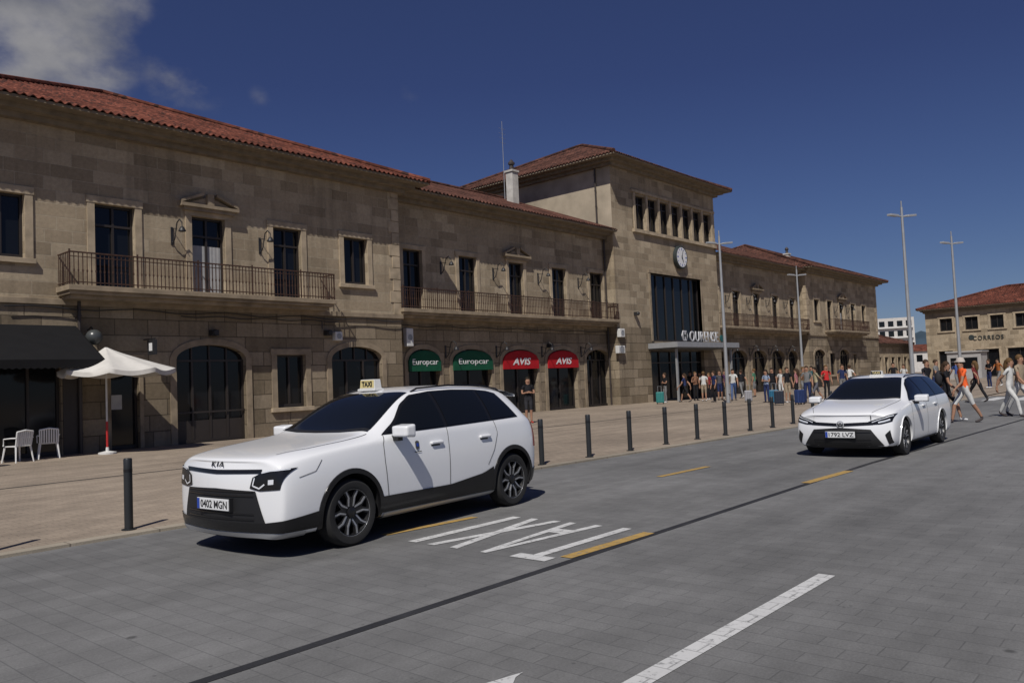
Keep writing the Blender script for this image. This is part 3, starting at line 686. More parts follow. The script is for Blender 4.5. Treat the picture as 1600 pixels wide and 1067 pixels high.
b=MB(); b.add([(-.4,-5.4,4.6),(8.4,-5.4,4.6),(8.4,5.4,4.6),(-.4,5.4,4.6),(4,-2,6.2),(4,2,6.2)],[(0,1,4),(1,2,5,4),(2,3,5),(3,0,4,5)]); b.build('roof',M['tile'],HB)
for k in (-3,0,3):
    b=MB(); b.box(-.05,-.01,k-.6,k+.6,2.3,3.8); b.build('window',M['glass'],HB)

# ------------------------------------------------------------------ bollards
specs=[(2.78,10.08)]+[(gnd(205,828,.03).x+1.5*k,10.05-.03*k) for k in range(0,5)]
for px_,py_ in ((847,726),(921,714),(985,704),(1041,694),(1090,686),(1134,680),(1173,673),(1208,668),(1240,662)):
    p=gnd(px_,py_,.03); specs.append((p.x,p.y))
lx_,ly_=specs[-1]; specs+=[(lx_+1.48*k,ly_-.04*k) for k in range(1,5)]
lab={0:'dark bollard just outside the left edge casting a shadow into view',1:'lone dark grey bollard left of the large white taxi'}
ordn=['first','second','third','fourth','fifth','sixth','seventh','eighth','ninth']
for i,(x,y) in enumerate(specs):
    if i==0:
        o=thing('bollard','','bollard'); b=MB(); b.lathe([(0,0),(.05,0),(.05,.70)],20); b.build('post',M['bollard'],o,smooth=True)
        b=MB(); b.lathe([(.052,.70),(.052,.735)],20); b.build('band',M['rimd'],o,smooth=True)
        b=MB(); b.lathe([(.05,.735),(.05,.85),(.043,.865),(0,.868)],20); b.build('cap',M['bollard'],o,smooth=True)
        b=MB(); b.lathe([(.085,0),(.085,.012),(.05,.014)],20); b.build('base_plate',M['bollard'],o,smooth=True); proto=o
    else: o=copy_tree(proto)
    o.location=(x,y,.03); o['group']='bollards along the kerb'
    if i<2: o['label']=lab[i]
    elif i<6: o['label']='dark bollard hidden behind the bonnet and doors of the large white taxi'
    elif i<15: o['label']='slim dark bollard, %s to the right of the large white taxi'%ordn[i-6]
    else: o['label']='dark bollard further along the kerb behind the estate taxi'
lp=[(gnd(1138,630),'tall grey lamp post standing before the station canopy'),(gnd(1256,612),'grey lamp post behind the luggage group, right of the canopy'),
    (Vector((40.2,10.5,0)),'tallest looking grey lamp post rising behind the estate taxi'),(Vector((52.0,11.0,0)),'grey lamp post in front of the post office')]
for i,(p,l) in enumerate(lp):
    if i==0:
        o=thing('lamp_post','','lamp post'); b=MB(); b.tube([(0,0,0),(0,0,1.2),(0,0,9.0)],[.11,.10,.055],12); b.build('pole',M['steel'],o,smooth=True)
        b=MB(); b.tube([(0,0,0),(0,0,.02)],.2,12); b.box(-.09,.09,-.16,-.08,.5,1.0); b.build('base',M['steel'],o)
        for s in (-1,1):
            b=MB(); b.tube([(0,0,8.55),(s*.25,-s*.17,8.6)],.04,8); b.build('arm',M['steel'],o)
            b=MB(); T=lambda x,y,z,s=s:(s*(.22+x*.83),-s*(.15+x*.55)+y,z+8.6+x*.08); b.box(0,.45,-.1,.1,-.05,.05,T=T); b.build('lamp_head',M['steel'],o,bevel=.015)
        b=MB(); b.tube([(0,0,9.0),(0,0,9.3)],.03,6); b.build('finial',M['steel'],o); proto=o
    else: o=copy_tree(proto)
    o.location=(p.x,p.y,.01); o['label']=l; o['group']='lamp posts on the plaza'

# ------------------------------------------------------------------ cafe furniture
def chair(px,py,rz,label):
    p=gnd(px,py,.03); o=thing('plastic_chair',label,'chair',(p.x,p.y,.03),rz,'white chairs outside the cafe')
    b=MB(); b.box(-.22,.22,-.22,.22,.42,.45); b.build('seat',M['plastic'],o,bevel=.012)
    b=MB()
    b.tube([(-.22,.22,.44),(-.23,.29,.82)],.02,6); b.tube([(.22,.22,.44),(.23,.29,.82)],.02,6); b.tube([(-.23,.29,.82),(0,.31,.86),(.23,.29,.82)],.025,6)
    for k in range(-3,4): b.box(k*.06-.018,k*.06+.018,.225,.25,.45,.84,T=lambda x,y,z:(x,y+(z-.45)*.16,z))
    b.build('backrest',M['plastic'],o)
    for sx in (-1,1):
        b=MB(); b.tube([(sx*.26,-.2,.45),(sx*.27,-.18,.64),(sx*.27,.1,.66),(sx*.24,.27,.66)],.02,6); b.build('armrest',M['plastic'],o)
        for sy in (-1,1):
            b=MB(); b.tube([(sx*.21,sy*.21,.43),(sx*.26,sy*.27,0)],[.026,.018],6); b.build('leg',M['plastic'],o)
chair(28,722,radians(200),'white plastic chair at the left edge outside the dark cafe')
chair(76,716,radians(165),'white plastic chair nearer the parasol outside the dark cafe')
p=gnd(4,728,.03)
o=thing('cafe_table','round white cafe table beside the leftmost chair, mostly out of frame','table',(p.x-.6,p.y,.03)); b=MB(); b.lathe([(0,.7),(.35,.7),(.35,.73),(0,.73)],20); b.build('table_top',M['plastic'],o); b=MB(); b.lathe([(.25,0),(.03,.04),(.025,.7)],12); b.build('pedestal',M['plastic'],o)
p=gnd(168,709,.03)
PA=thing('parasol','large off white parasol with drooping edges on a white and red pole','parasol',(p.x,p.y,.03),radians(15))
b=MB(); b.tube([(0,0,.0),(0,0,3.08)],.028,10); b.build('pole',M['white'],PA)
b=MB(); b.tube([(0,0,.1),(0,0,.95)],.033,10); b.build('pole_sleeve',M['redp'],PA)
b=MB(); b.lathe([(.25,0),(.25,.05),(.05,.09),(.04,.2)],16); b.build('base',M['white'],PA)
b=MB(); n=64; G=[]
PR=1.6
for i in range(n+1):
    a=2*pi*i/n; k=(i%8)/8; e=1-.10*sin(pi*k); sag=.09*sin(pi*k); oy=-.18; ox=.24
    G.append([(ox*r+r*e*PR*cos(a),oy*r+r*e*PR*sin(a),3.16-.70*r**.82-sag*r) for r in (.02,.12,.25,.5,.75,1)]+[(ox+e*PR*cos(a),oy+e*PR*sin(a),3.16-.70-sag-.13)])
b.grid(G); b.build('canopy',M['canvas'],PA,smooth=True,angle=60)
for i in range(8):
    b=MB(); a=2*pi*i/8; b.tube([(0,0,2.85),(.22+1.45*cos(a),-.16+1.45*sin(a),2.42)],.01,4); b.build('rib',M['steel'],PA)

# ------------------------------------------------------------------ cars
def wheel(par,x,y,r,side,style):
    b=MB(); o=(x,y,r); s=side
    def ly(h): return h*s
    prof=[(r-.115,ly(-.10)),(r-.10,ly(-.105)),(r-.03,ly(-.105)),(r-.004,ly(-.08)),(r,ly(-.05)),(r,ly(.05)),(r-.004,ly(.08)),(r-.03,ly(.105)),(r-.085,ly(.108)),(r-.10,ly(.10)),(r-.105,ly(.08))]
    b.lathe(prof,40,'y'); wv=b.build('wheel',M['tyre'],par,smooth=True,loc=o)
    ri=r-.098
    b=MB(); b.lathe([(ri,ly(.095)),(ri-.012,ly(.09)),(ri-.03,ly(.03)),(ri-.05,ly(-.03)),(0,ly(-.03))],32,'y'); sub(b,'rim_barrel',M['rimd'],wv,smooth=True)
    b=MB(); b.lathe([(ri+.001,ly(.098)),(ri-.004,ly(.097)),(ri-.006,ly(.085))],36,'y'); sub(b,'rim_lip',M['rims'] if style==0 else M['rimd'],wv,smooth=True)
    n=5; g=MB()
    def mk(B,a):
        def pt(rr,t,h): return (rr*cos(a)-t*sin(a),ly(h),rr*sin(a)+t*cos(a))
        def slab(pl,th=.03):
            top=[pt(*q) for q in pl]; bot=[pt(q[0],q[1],q[2]-th) for q in pl]
            B.add(top+bot,[(0,1,2,3),(4,5,6,7),(0,1,5,4),(1,2,6,5),(2,3,7,6),(3,0,4,7)])
        return slab
    for k in range(n):
        a=2*pi*k/n+.3; b=MB(); sb=mk(b,a); sg_=mk(g,a)
        sg_([(.03,-.05,.066),(.03,.05,.066),(ri*.62,.06,.078),(ri*.62,-.06,.078)])
        for sg in (-1,1):
            if style==0:
                sb([(.06,.024*sg,.075),(.06,.038*sg,.075),(ri*.62,.048*sg,.088),(ri*.62,.030*sg,.088)])
                sb([(ri*.62,.030*sg,.088),(ri*.62,.048*sg,.088),(ri-.008,.096*sg,.090),(ri-.004,.076*sg,.090)])
                sg_([(ri*.60,.0,.080),(ri*.60,.06*sg,.080),(ri-.008,.12*sg,.083),(ri-.004,.06*sg,.083)])
            else:
                sb([(.05,.005*sg,.07),(.05,.028*sg,.07),(ri*.6,.03*sg,.082),(ri*.6,.014*sg,.082)])
                sb([(ri*.6,.014*sg,.082),(ri*.6,.03*sg,.082),(ri-.008,.06*sg,.088),(ri-.006,.04*sg,.088)])
        sub(b,'spoke',M['rims'],wv)
    sub(g,'spoke_backing',M['rimd'],wv)
    b=MB(); b.lathe([(0,ly(.095)),(.03,ly(.093)),(.05,ly(.085)),(.05,ly(.0))],16,'y'); sub(b,'hub_cap',M['rimd'],wv,smooth=True)
    b=MB(); b.lathe([(.05,ly(.0)),(.13,ly(.0)),(.13,ly(-.02))],24,'y'); sub(b,'brake_disc',M['seam'],wv)
    return wv

def make_car(sp):
    o=thing('taxi_car',sp['label'],'car',sp['loc'],sp['rz'])
    o.scale=(sp['sc'],)*3
    st=sp['st']; nS=len(st)
    verts=[]
    def section(s,i):
        x,zb,zs,zt,wl,wm,ws,wt,bow=s
        hh=zs-zb; P=[(0,zb),(wl*.88,zb),(wl,zb+.06),(wm-.012,zb+.30*hh),(wm,zb+.62*hh),(wm-.018,zb+.86*hh),(ws,zs),(ws+(wt-ws)*.45+.012,zs+(zt-zs)*.45),(wt+.004,zs+(zt-zs)*.86),(wt-.07,zs+(zt-zs)*.955),(wt*.45,zs+(zt-zs)*.995),(0,zt)]
        off=[0]*12
        if i==0: off=sp['foff']
        if i==nS-1: off=sp['roff']
        return [(x+off[k]+bow*(y/wm)**2,y,z) for k,(y,z) in enumerate(P)]
    for i,s in enumerate(st):
        P=section(s,i)
        verts+=P+[(p[0],-p[1],p[2]) for p in reversed(P[1:11])]
    fs=[]
    for i in range(nS-1):
        for k in range(22): fs.append((i*22+k,i*22+(k+1)%22,(i+1)*22+(k+1)%22,(i+1)*22+k))
    for end in (0,nS-1):
        bs=end*22; P=section(st[end],end); cs={1:bs,10:bs+11}
        for k in range(2,10):
            off=(sp['foff'] if end==0 else sp['roff'])[k]
            cs[k]=len(verts); verts.append((st[end][0]+off,0,P[k][2]))
        for k in range(1,10):
            q1=(bs+k,bs+k+1,cs[k+1],cs[k]); q2=(cs[k],cs[k+1],bs+22-k-1,bs+22-k)
            if end: q1=q1[::-1]; q2=q2[::-1]
            fs+= [q1,q2]
    me=bpy.data.meshes.new('b'); me.from_pydata(verts,[],fs)
    bm=bmesh.new(); bm.from_mesh(me); bmesh.ops.recalc_face_normals(bm,faces=bm.faces)
    cl=bm.edges.layers.float.get('crease_edge') or bm.edges.layers.float.new('crease_edge')
    bm.verts.ensure_lookup_table()
    for e in bm.edges:
        a,c=sorted((e.verts[0].index,e.verts[1].index))
        if c<nS*22 and a%22==c%22 and a//22!=c//22 and a%22 in (6,16):
            e[cl]=.3
    bm.to_mesh(me); bm.free()
    def ss(ob):
        m=ob.modifiers.new('s','SUBSURF'); m.levels=3; m.render_levels=3
    smooth=evalmesh(me,[ss])
    bvh=BVHTree.FromPolygons([v.co.copy() for v in smooth.vertices],[tuple(p.vertices) for p in smooth.polygons])
    cut=MB(); R=sp['archR']; wr=sp['wr']
    for wx in (0,sp['wb']):
        for sd in (-1,1):
            ya,yb=sorted((sd*.60,sd*1.2)); cut.lathe([(0.0001,ya),(R,ya),(R,yb),(0.0001,yb)],56,'y',(wx,0,wr+.01))
    cme=bpy.data.meshes.new('cut'); cme.from_pydata(cut.v,[],cut.f)
    bm=bmesh.new(); bm.from_mesh(cme); bmesh.ops.remove_doubles(bm,verts=bm.verts,dist=5e-4); bmesh.ops.recalc_face_normals(bm,faces=bm.faces); bm.to_mesh(cme); bm.free()
    co=bpy.data.objects.new('cutter',cme); C.objects.link(co)
    def bo(ob):
        m=ob.modifiers.new('b','BOOLEAN'); m.operation='DIFFERENCE'; m.object=co; m.solver='EXACT'
    body=evalmesh(smooth.copy(),[bo]); bpy.data.objects.remove(co)
    if len(body.polygons)<200: body=smooth
    body.materials.clear(); body.materials.append(M['carwhite']); body.materials.append(M['matte'])
    for p in body.polygons:
        p.use_smooth=True; c=p.center
        p.material_index=0
        for wx in (0,sp['wb']):
            dd=sqrt((c.x-wx)**2+(c.z-wr-.01)**2)
            if dd<R*1.001 and abs(c.y)>.55: p.material_index=1; p.use_smooth=False
        if c.z<.215 or (c.z<.3 and abs(c.y)<.6 and abs(p.normal.z)>.8): p.material_index=1
    body.set_sharp_from_angle(angle=radians(35))
    bo_=bpy.data.objects.new('body',body); C.objects.link(bo_); bo_.parent=o
    def hit(og,dr,off):
        h=bvh.ray_cast(Vector(og),Vector(dr))
        if h[0] is None:
            h=bvh.find_nearest(Vector(og)+Vector(dr)*2.2)
        nrm=h[1]
        if nrm.dot(Vector(dr))>0: nrm=-nrm
        return h[0]+nrm*off
    def resamp(c,n):
        L=[0]
        for a,b2 in zip(c,c[1:]): L.append(L[-1]+sqrt((a[0]-b2[0])**2+(a[1]-b2[1])**2))
        out=[]
        for i in range(n+1):
            t=L[-1]*i/n; k=0
            while k<len(c)-2 and L[k+1]<t: k+=1
            f_=(t-L[k])/max(1e-9,L[k+1]-L[k]); out.append((c[k][0]+(c[k+1][0]-c[k][0])*f_,c[k][1]+(c[k+1][1]-c[k][1])*f_))
        return out
    def proj(how,p,q,off):
        if how=='front': return hit((-3,p,q),(1,0,0),off)
        if how=='wrap':  # p = angle round the nose in degrees
            a=radians(p); return hit((-.25-3*cos(a),3*sin(a),q),(cos(a),-sin(a),0),off)
        if how=='top': return hit((p,q,3),(0,0,-1),off)
        return hit((p,how*3,q),(0,-how,0),off)
    def patch(b,lo,up,how,off=.006,n=24,m=6,mi=0):
        lo=resamp(lo,n);up=resamp(up,n)
        b.grid([[proj(how,a+(d-a)*j/m,c+(e-c)*j/m,off) for j in range(m+1)] for (a,c),(d,e) in zip(lo,up)],mi)
    def line(b,pts,how,w=.008,off=.004,n=20):
        pts=resamp(pts,n); G=[]
        for i,(x,z) in enumerate(pts):
            a=pts[max(0,i-1)];c=pts[min(n,i+1)]; dx,dz=c[0]-a[0],c[1]-a[1]; l=sqrt(dx*dx+dz*dz) or 1
            G.append([proj(how,x-dz/l*w/2,z+dx/l*w/2,off),proj(how,x+dz/l*w/2,z-dx/l*w/2,off)])
        b.grid(G)
    def gap(name,m,pts,how,par=None,**k):
        b=MB(); line(b,pts,how,**k)
        return b.build(name,M[m],o) if par is None else sub(b,name,M[m],par)
    sp['detail'](o,patch,line,hit,gap)
    for wx in (0,sp['wb']):
        for sd in (-1,1): wheel(o,wx,sd*sp['wy'],wr,sd,sp['style'])
    for wx in (0,sp['wb']):
        for sd in (-1,1):
            b=MB(); G=[]
            for i in range(33):
                a=radians(-22+224*i/32); row=[]
                for rr,off in ((R-.004,-.03),(R-.004,.012),(R+sp['lip'],.012),(R+sp['lip']+.004,0)):
                    x,z=wx+rr*cos(a),wr+.01+rr*sin(a); z=max(z,.2); row.append(hit((x,sd*3,z),(0,-sd,0),off))
                G.append(row)
            b.grid(G); b.build('wheel_arch_trim',M['gloss'] if sp['style']==0 else M['carwhite'],o,smooth=True)
    b=MB(); b.box(-.6,sp['wb']+.5,-.58,.58,.16,.32); b.build('underbody',M['matte'],o)
    return o
def plate(o,txt,x,z,y=0,w=.52,h=.11):
    b=MB(); b.box(x-.012,x,y-w/2,y+w/2,z-h/2,z+h/2); p=b.build('number_plate',M['plate'],o,bevel=.003)
    b=MB(); b.box(x-.015,x-.013,y+w/2-.045,y+w/2-.004,z-h/2+.004,z+h/2-.004); sub(b,'plate_band',M['blue'],p)
    text('plate_lettering',txt,w*.84,h*.68,M['black'],p,TMX((x-.014,y-.022,z)),bold=.012,depth=.001)
    b=MB(); b.box(x-.003,x+.05,y-w/2-.01,y+w/2+.01,z-h/2-.01,z+h/2+.01); sub(b,'plate_holder',M['matte'],p)
def mirror_(o,x,y,z,s):
    me=MB(); me.box(x-.07,x+.08,min(y,y+s*.23),max(y,y+s*.23),z-.07,z+.08)
    w=me.build('wing_mirror',M['carwhite'],o,smooth=False); m=w.modifiers.new('s','SUBSURF'); m.levels=3; m.render_levels=3
    for v in w.data.vertices:
        if v.co.x<x: v.co.z=z+(v.co.z-z)*.75
    cr=w.data.attributes.new('crease_edge','FLOAT','EDGE')
    for i in range(len(w.data.edges)): cr.data[i].value=.45
    w.data.polygons.foreach_set('use_smooth',[True]*len(w.data.polygons))
    b=MB(); b.box(x-.03,x+.04,min(y-s*.1,y+s*.06),max(y-s*.1,y+s*.06),z-.10,z-.04); sub(b,'mirror_foot',M['gloss'],w)
def taxi_sign(o,x,z,w,h,face,tm,y0=0):
    b=MB(); vs=[]
    for zz,k in ((0,1),(h,.9)):
        for xx,yy in ((-.06,-w/2),(.06,-w/2),(.06,w/2),(-.06,w/2)): vs.append((x+xx*k,y0+yy*k,z+zz))
    b.add(vs,[(0,1,2,3),(4,5,6,7),(0,1,5,4),(1,2,6,5),(2,3,7,6),(3,0,4,7)]); b.box(x-.08,x+.08,y0-w/2-.02,y0+w/2+.02,z-.03,z-.002)
    s=b.build('roof_taxi_sign',M['white'],o,bevel=.008)
    b=MB(); b.quad((x-.0615,y0-w*.46,z+.008),(x-.0615,y0+w*.46,z+.008),(x-.056,y0+w*.44,z+h-.008),(x-.056,y0-w*.44,z+h-.008)); sub(b,'sign_face',face,s)
    text('taxi_lettering','TAXI',w*.66,h*.6,tm,s,TMX((x-.064,y0,z+h*.5)),bold=.02,depth=.002)
def handles(o,hit,xs,z,s):
    for x in xs:
        p=hit((x,s*3,z),(0,-s,0),0); b=MB(); b.box(x-.10,x+.10,p.y-.005 if s>0 else p.y-.032,p.y+.032 if s>0 else p.y+.005,z-.018,z+.016); hd=b.build('door_handle',M['carwhite'],o,bevel=.012)
        b=MB(); b.box(x-.09,x+.06,min(p.y,p.y+s*.004),max(p.y,p.y+s*.004),z-.04,z-.019); sub(b,'handle_recess',M['seam'],hd)

def crossover(o,patch,line,hit,gap):
    b=MB(); patch(b,[(.44,-.71),(.37,-.35),(.35,0),(.37,.35),(.44,.71)],[(1.20,-.54),(1.12,-.28),(1.10,0),(1.12,.28),(1.20,.54)],'top',n=28,m=14); b.build('windscreen',M['carglass'],o,smooth=True)
    gap('wiper_cowl','matte',[(.42,-.71),(.34,-.35),(.32,0),(.34,.35),(.42,.71)],'top',w=.05,off=.012)
    b=MB(); patch(b,[(3.00,-.50),(3.00,.50)],[(3.28,-.56),(3.28,.56)],'top',n=14,m=8); b.build('rear_window',M['carglass'],o,smooth=True)
    for s in (-1,1):
        wins=[([(.56,1.085),(.9,1.09),(1.46,1.10)],[(.76,1.18),(.98,1.36),(1.18,1.46),(1.46,1.49)]),
              ([(1.52,1.10),(2.30,1.115)],[(1.52,1.493),(1.9,1.50),(2.30,1.485)]),
              ([(2.36,1.118),(2.86,1.14)],[(2.36,1.48),(2.55,1.465),(2.72,1.42)])]
        b=MB(); patch(b,[(.48,1.07),(1.4,1.085),(2.92,1.12)],[(.74,1.20),(.96,1.38),(1.16,1.475),(1.5,1.508),(1.9,1.515),(2.35,1.50),(2.6,1.475),(2.74,1.44)],s,off=.004,n=40,m=10); b.build('window_trim',M['gloss'],o,smooth=True)
        for lo,up in wins:
            b=MB(); patch(b,lo,up,s,off=.009,n=20,m=8); b.build('side_window',M['carglass'],o,smooth=True)
        b=MB(); P=[hit((x,s*.545,3),(0,0,-1),h) for x,h in ((1.25,.002),(1.35,.03),(1.9,.035),(2.5,.035),(2.85,.025),(2.95,.002))]; b.tube(P,.012,6); b.build('roof_rail',M['gloss'],o,smooth=True)
        b=MB(); patch(b,[(.46,.20),(2.30,.20)],[(.44,.265),(2.34,.255)],s,off=.012,n=20,m=3); b.build('sill_trim',M['silver'],o,smooth=True)
        b=MB(); patch(b,[(.40,.27),(1.4,.265),(2.33,.26)],[(.40,.44),(1.5,.43),(2.1,.49),(2.30,.55)],s,off=.010,n=24,m=5); b.build('door_cladding',M['gloss'],o,smooth=True)
        for pts in ([(.50,.43),(.46,.80),(.46,.98),(.50,1.07)],[(1.49,.43),(1.49,1.09)],[(2.20,.58),(2.33,.75),(2.42,.95),(2.38,1.11)]): gap('door_gap','seam',pts,s)
        handles(o,hit,(1.28,2.16),.93,s)
        mirror_(o,.64,s*.90,1.10,s)
        b=MB(); patch(b,[(3.18,.72),(3.34,.72)],[(3.20,1.08),(3.30,1.06)],s,off=.008,n=8,m=6); b.build('tail_light',M['red_lens'],o,smooth=True)
        b=MB(); patch(b,[(2.98,.20),(3.34,.24)],[(3.08,.42),(3.34,.46)],s,off=.008,n=10,m=4); b.build('rear_bumper_trim',M['gloss'],o,smooth=True)
        gap('wing_gap','seam',[(-.64,.76),(-.45,.80),(-.36,.9)],s,w=.006)
        b=MB(); patch(b,[(.93,.895),(.96,.87),(.99,.895)],[(.93,.965),(.96,.975),(.99,.965)],s,off=.008,n=6,m=6); e=b.build('door_emblem',M['seam'],o)
        b=MB(); patch(b,[(.945,.91),(.978,.91)],[(.945,.945),(.978,.945)],s,off=.011,n=3,m=3); sub(b,'emblem_centre',M['blue'],e)
        b=MB(); patch(b,[(.91,.848),(1.02,.848)],[(.91,.858),(1.02,.858)],s,off=.008,n=6,m=1); b.build('door_lettering',M['seam'],o)
    b=MB(); patch(b,[(-.60,.815),(0,.80),(.60,.815)],[(-.62,.852),(0,.84),(.62,.852)],'front',off=.008,n=40,m=4); b.build('upper_grille',M['gloss'],o,smooth=True)
    b=MB(); patch(b,[(-.66,.34),(0,.33),(.66,.34)],[(-.55,.65),(0,.665),(.55,.65)],'front',off=.008,n=44,m=14); lg=b.build('lower_grille',M['matte'],o,smooth=True)
    for z in (.38,.43,.60,.64): gap('grille_bar','gloss',[(-.53,z),(0,z),(.53,z)],'front',lg,w=.010,off=.016)
    b=MB(); patch(b,[(-79,.262),(0,.255),(79,.262)],[(-79,.42),(-60,.385),(-45,.35),(0,.34),(45,.35),(60,.385),(79,.42)],'wrap',off=.0095,n=90,m=6); b.build('lower_bumper_trim',M['gloss'],o,smooth=True)
    b=MB(); patch(b,[(-70,.212),(0,.205),(70,.212)],[(-70,.258),(0,.250),(70,.258)],'wrap',off=.015,n=80,m=3); b.build('skid_plate',M['silver'],o,smooth=True)
    for s in (-1,1):
        b=MB(); patch(b,[(s*.48,.675),(s*.60,.65),(s*.82,.665)],[(s*.51,.775),(s*.62,.825),(s*.86,.855)],'front',off=.008,n=18,m=10); hl=b.build('headlight',M['gloss'],o,smooth=True)
        gap('daytime_light','lens',[(s*.54,.772),(s*.52,.70),(s*.60,.675),(s*.66,.715)],'front',hl,w=.014,off=.014,n=16); gap('daytime_light','lens',[(s*.62,.818),(s*.72,.838),(s*.845,.845)],'front',hl,w=.009,off=.014,n=12)
        b=MB(); patch(b,[(s*.70,.71),(s*.76,.715)],[(s*.70,.755),(s*.76,.76)],'front',off=.013,n=6,m=6); sub(b,'lamp_lens',M['lens'],hl,smooth=True)
        gap('bonnet_gap','seam',[(-.70,s*.62),(-.4,s*.70),(.0,s*.73),(.36,s*.74)],'top',w=.008)
    h0=hit((-3,0,.892),(1,0,0),0); h1=hit((-3,0,.892),(1,0,0),.01); nn=(h1-h0).normalized(); rt=Vector((0,-1,0)); up=nn.cross(rt); q=h0+nn*.012
    text('bonnet_badge','KIA',.20,.05,M['gloss'],o,Matrix(((rt.x,up.x,nn.x,q.x),(rt.y,up.y,nn.y,q.y),(rt.z,up.z,nn.z,q.z),(0,0,0,1))),bold=-.012,depth=.004,space=1.25)
    q=hit((-3,0,.52),(1,0,0),0); plate(o,'0402 MGN',q.x-.03,.515)
    q=hit((1.28,0,3),(0,0,-1),0); taxi_sign(o,1.24,q.z+.022,.26,.11,M['amber'],M['black'],.10)
    b=MB(); G=[]
    for i in range(13):
        y=-.58+1.16*i/12; q=hit((2.92,y*.93,3),(0,0,-1),.004); G.append([(2.90,y,q.z+.004),(3.05,y,q.z-.01),(3.24,y*1.0,q.z-.055),(3.24,y,q.z-.085),(3.0,y,q.z-.07)])
    b.grid(G); b.build('roof_spoiler',M['carwhite'],o,smooth=True)

def estate(o,patch,line,hit,gap):
    b=MB(); patch(b,[(.49,-.69),(.42,-.35),(.40,0),(.42,.35),(.49,.69)],[(1.33,-.51),(1.26,-.27),(1.24,0),(1.26,.27),(1.33,.51)],'top',n=28,m=14); b.build('windscreen',M['carglass'],o,smooth=True)
    gap('wiper_cowl','matte',[(.47,-.69),(.39,-.35),(.37,0),(.39,.35),(.47,.69)],'top',w=.05,off=.012)
    b=MB(); patch(b,[(3.42,-.46),(3.42,.46)],[(3.62,-.54),(3.62,.54)],'top',n=14,m=8); b.build('rear_window',M['carglass'],o,smooth=True)
    for s in (-1,1):
        b=MB(); patch(b,[(.55,.955),(1.6,.97),(3.38,1.0)],[(.84,1.10),(1.07,1.26),(1.30,1.345),(1.6,1.385),(2.2,1.39),(2.8,1.375),(3.24,1.34)],s,off=.004,n=40,m=10); b.build('window_trim',M['gloss'],o,smooth=True)
        for lo,up in (([(.68,.975),(1.50,.985)],[(.88,1.10),(1.10,1.25),(1.30,1.33),(1.50,1.36)]),([(1.56,.985),(2.36,1.0)],[(1.56,1.365),(2.0,1.375),(2.36,1.368)]),([(2.43,1.0),(3.25,1.02)],[(2.43,1.362),(2.8,1.352),(3.14,1.32)])):
            b=MB(); patch(b,lo,up,s,off=.009,n=20,m=8); b.build('side_window',M['carglass'],o,smooth=True)
        b=MB(); P=[hit((x,s*.52,3),(0,0,-1),h) for x,h in ((1.40,.002),(1.5,.03),(2.2,.035),(3.0,.03),(3.25,.002))]; b.tube(P,.012,6); b.build('roof_rail',M['gloss'],o,smooth=True)
        b=MB(); patch(b,[(.44,.19),(2.28,.19)],[(.42,.235),(2.3,.235)],s,off=.008,n=20,m=2); b.build('sill_trim',M['matte'],o,smooth=True)
        for pts in ([(.52,.26),(.48,.70),(.54,.95)],[(1.53,.26),(1.53,.97)],[(2.25,.45),(2.40,.7),(2.41,.99)]): gap('door_gap','seam',pts,s)
        handles(o,hit,(1.30,2.20),.84,s); mirror_(o,.72,s*.88,.99,s)
        b=MB(); patch(b,[(3.45,.80),(3.66,.82)],[(3.42,.94),(3.64,.96)],s,off=.008,n=8,m=4); b.build('tail_light',M['red_lens'],o,smooth=True)
    b=MB(); patch(b,[(-.70,.225),(0,.205),(.70,.225)],[(-.50,.51),(0,.545),(.50,.51)],'front',off=.008,n=44,m=14); lg=b.build('lower_grille',M['matte'],o,smooth=True)
    for z in (.27,.33,.46): gap('grille_bar','gloss',[(-.50,z),(0,z),(.50,z)],'front',lg,w=.01,off=.016)
    b=MB(); patch(b,[(-.54,.59),(0,.565),(.54,.59)],[(-.56,.645),(0,.62),(.56,.645)],'front',off=.008,n=30,m=3); b.build('upper_grille',M['gloss'],o,smooth=True)
    q=hit((-3,0,.60),(1,0,0),.016); b=MB(); b.lathe([(.05,0),(.068,-.004),(.05,-.008)],18,'x',(q.x,0,.60)); b.lathe([(.018,-.002),(.03,-.006),(.018,-.008)],14,'x',(q.x,0,.615)); b.build('front_badge',M['silver'],o)
    for s in (-1,1):
        b=MB(); patch(b,[(s*.46,.59),(s*.66,.60),(s*.83,.645)],[(s*.46,.645),(s*.66,.715),(s*.85,.775)],'front',off=.009,n=16,m=6); hl=b.build('headlight',M['gloss'],o,smooth=True)
        gap('daytime_light','lens',[(s*.52,.632),(s*.66,.69),(s*.83,.742)],'front',hl,w=.013,off=.015,n=14); gap('lamp_lens','lens',[(s*.62,.63),(s*.71,.65),(s*.80,.68)],'front',hl,w=.026,off=.014,n=8)
        b=MB(); patch(b,[(s*.77,.25),(s*.83,.28)],[(s*.72,.42),(s*.80,.50)],'front',off=.010,n=6,m=6); b.build('fog_surround',M['gloss'],o)
        gap('bonnet_gap','seam',[(-.76,s*.50),(-.4,s*.64),(.1,s*.69),(.42,s*.71)],'top',w=.008)
    q=hit((-3,0,.42),(1,0,0),0); plate(o,'1792 LVZ',q.x-.03,.425)
    q=hit((1.5,0,3),(0,0,-1),0); taxi_sign(o,1.5,q.z+.02,.22,.08,M['black'],M['amber'])
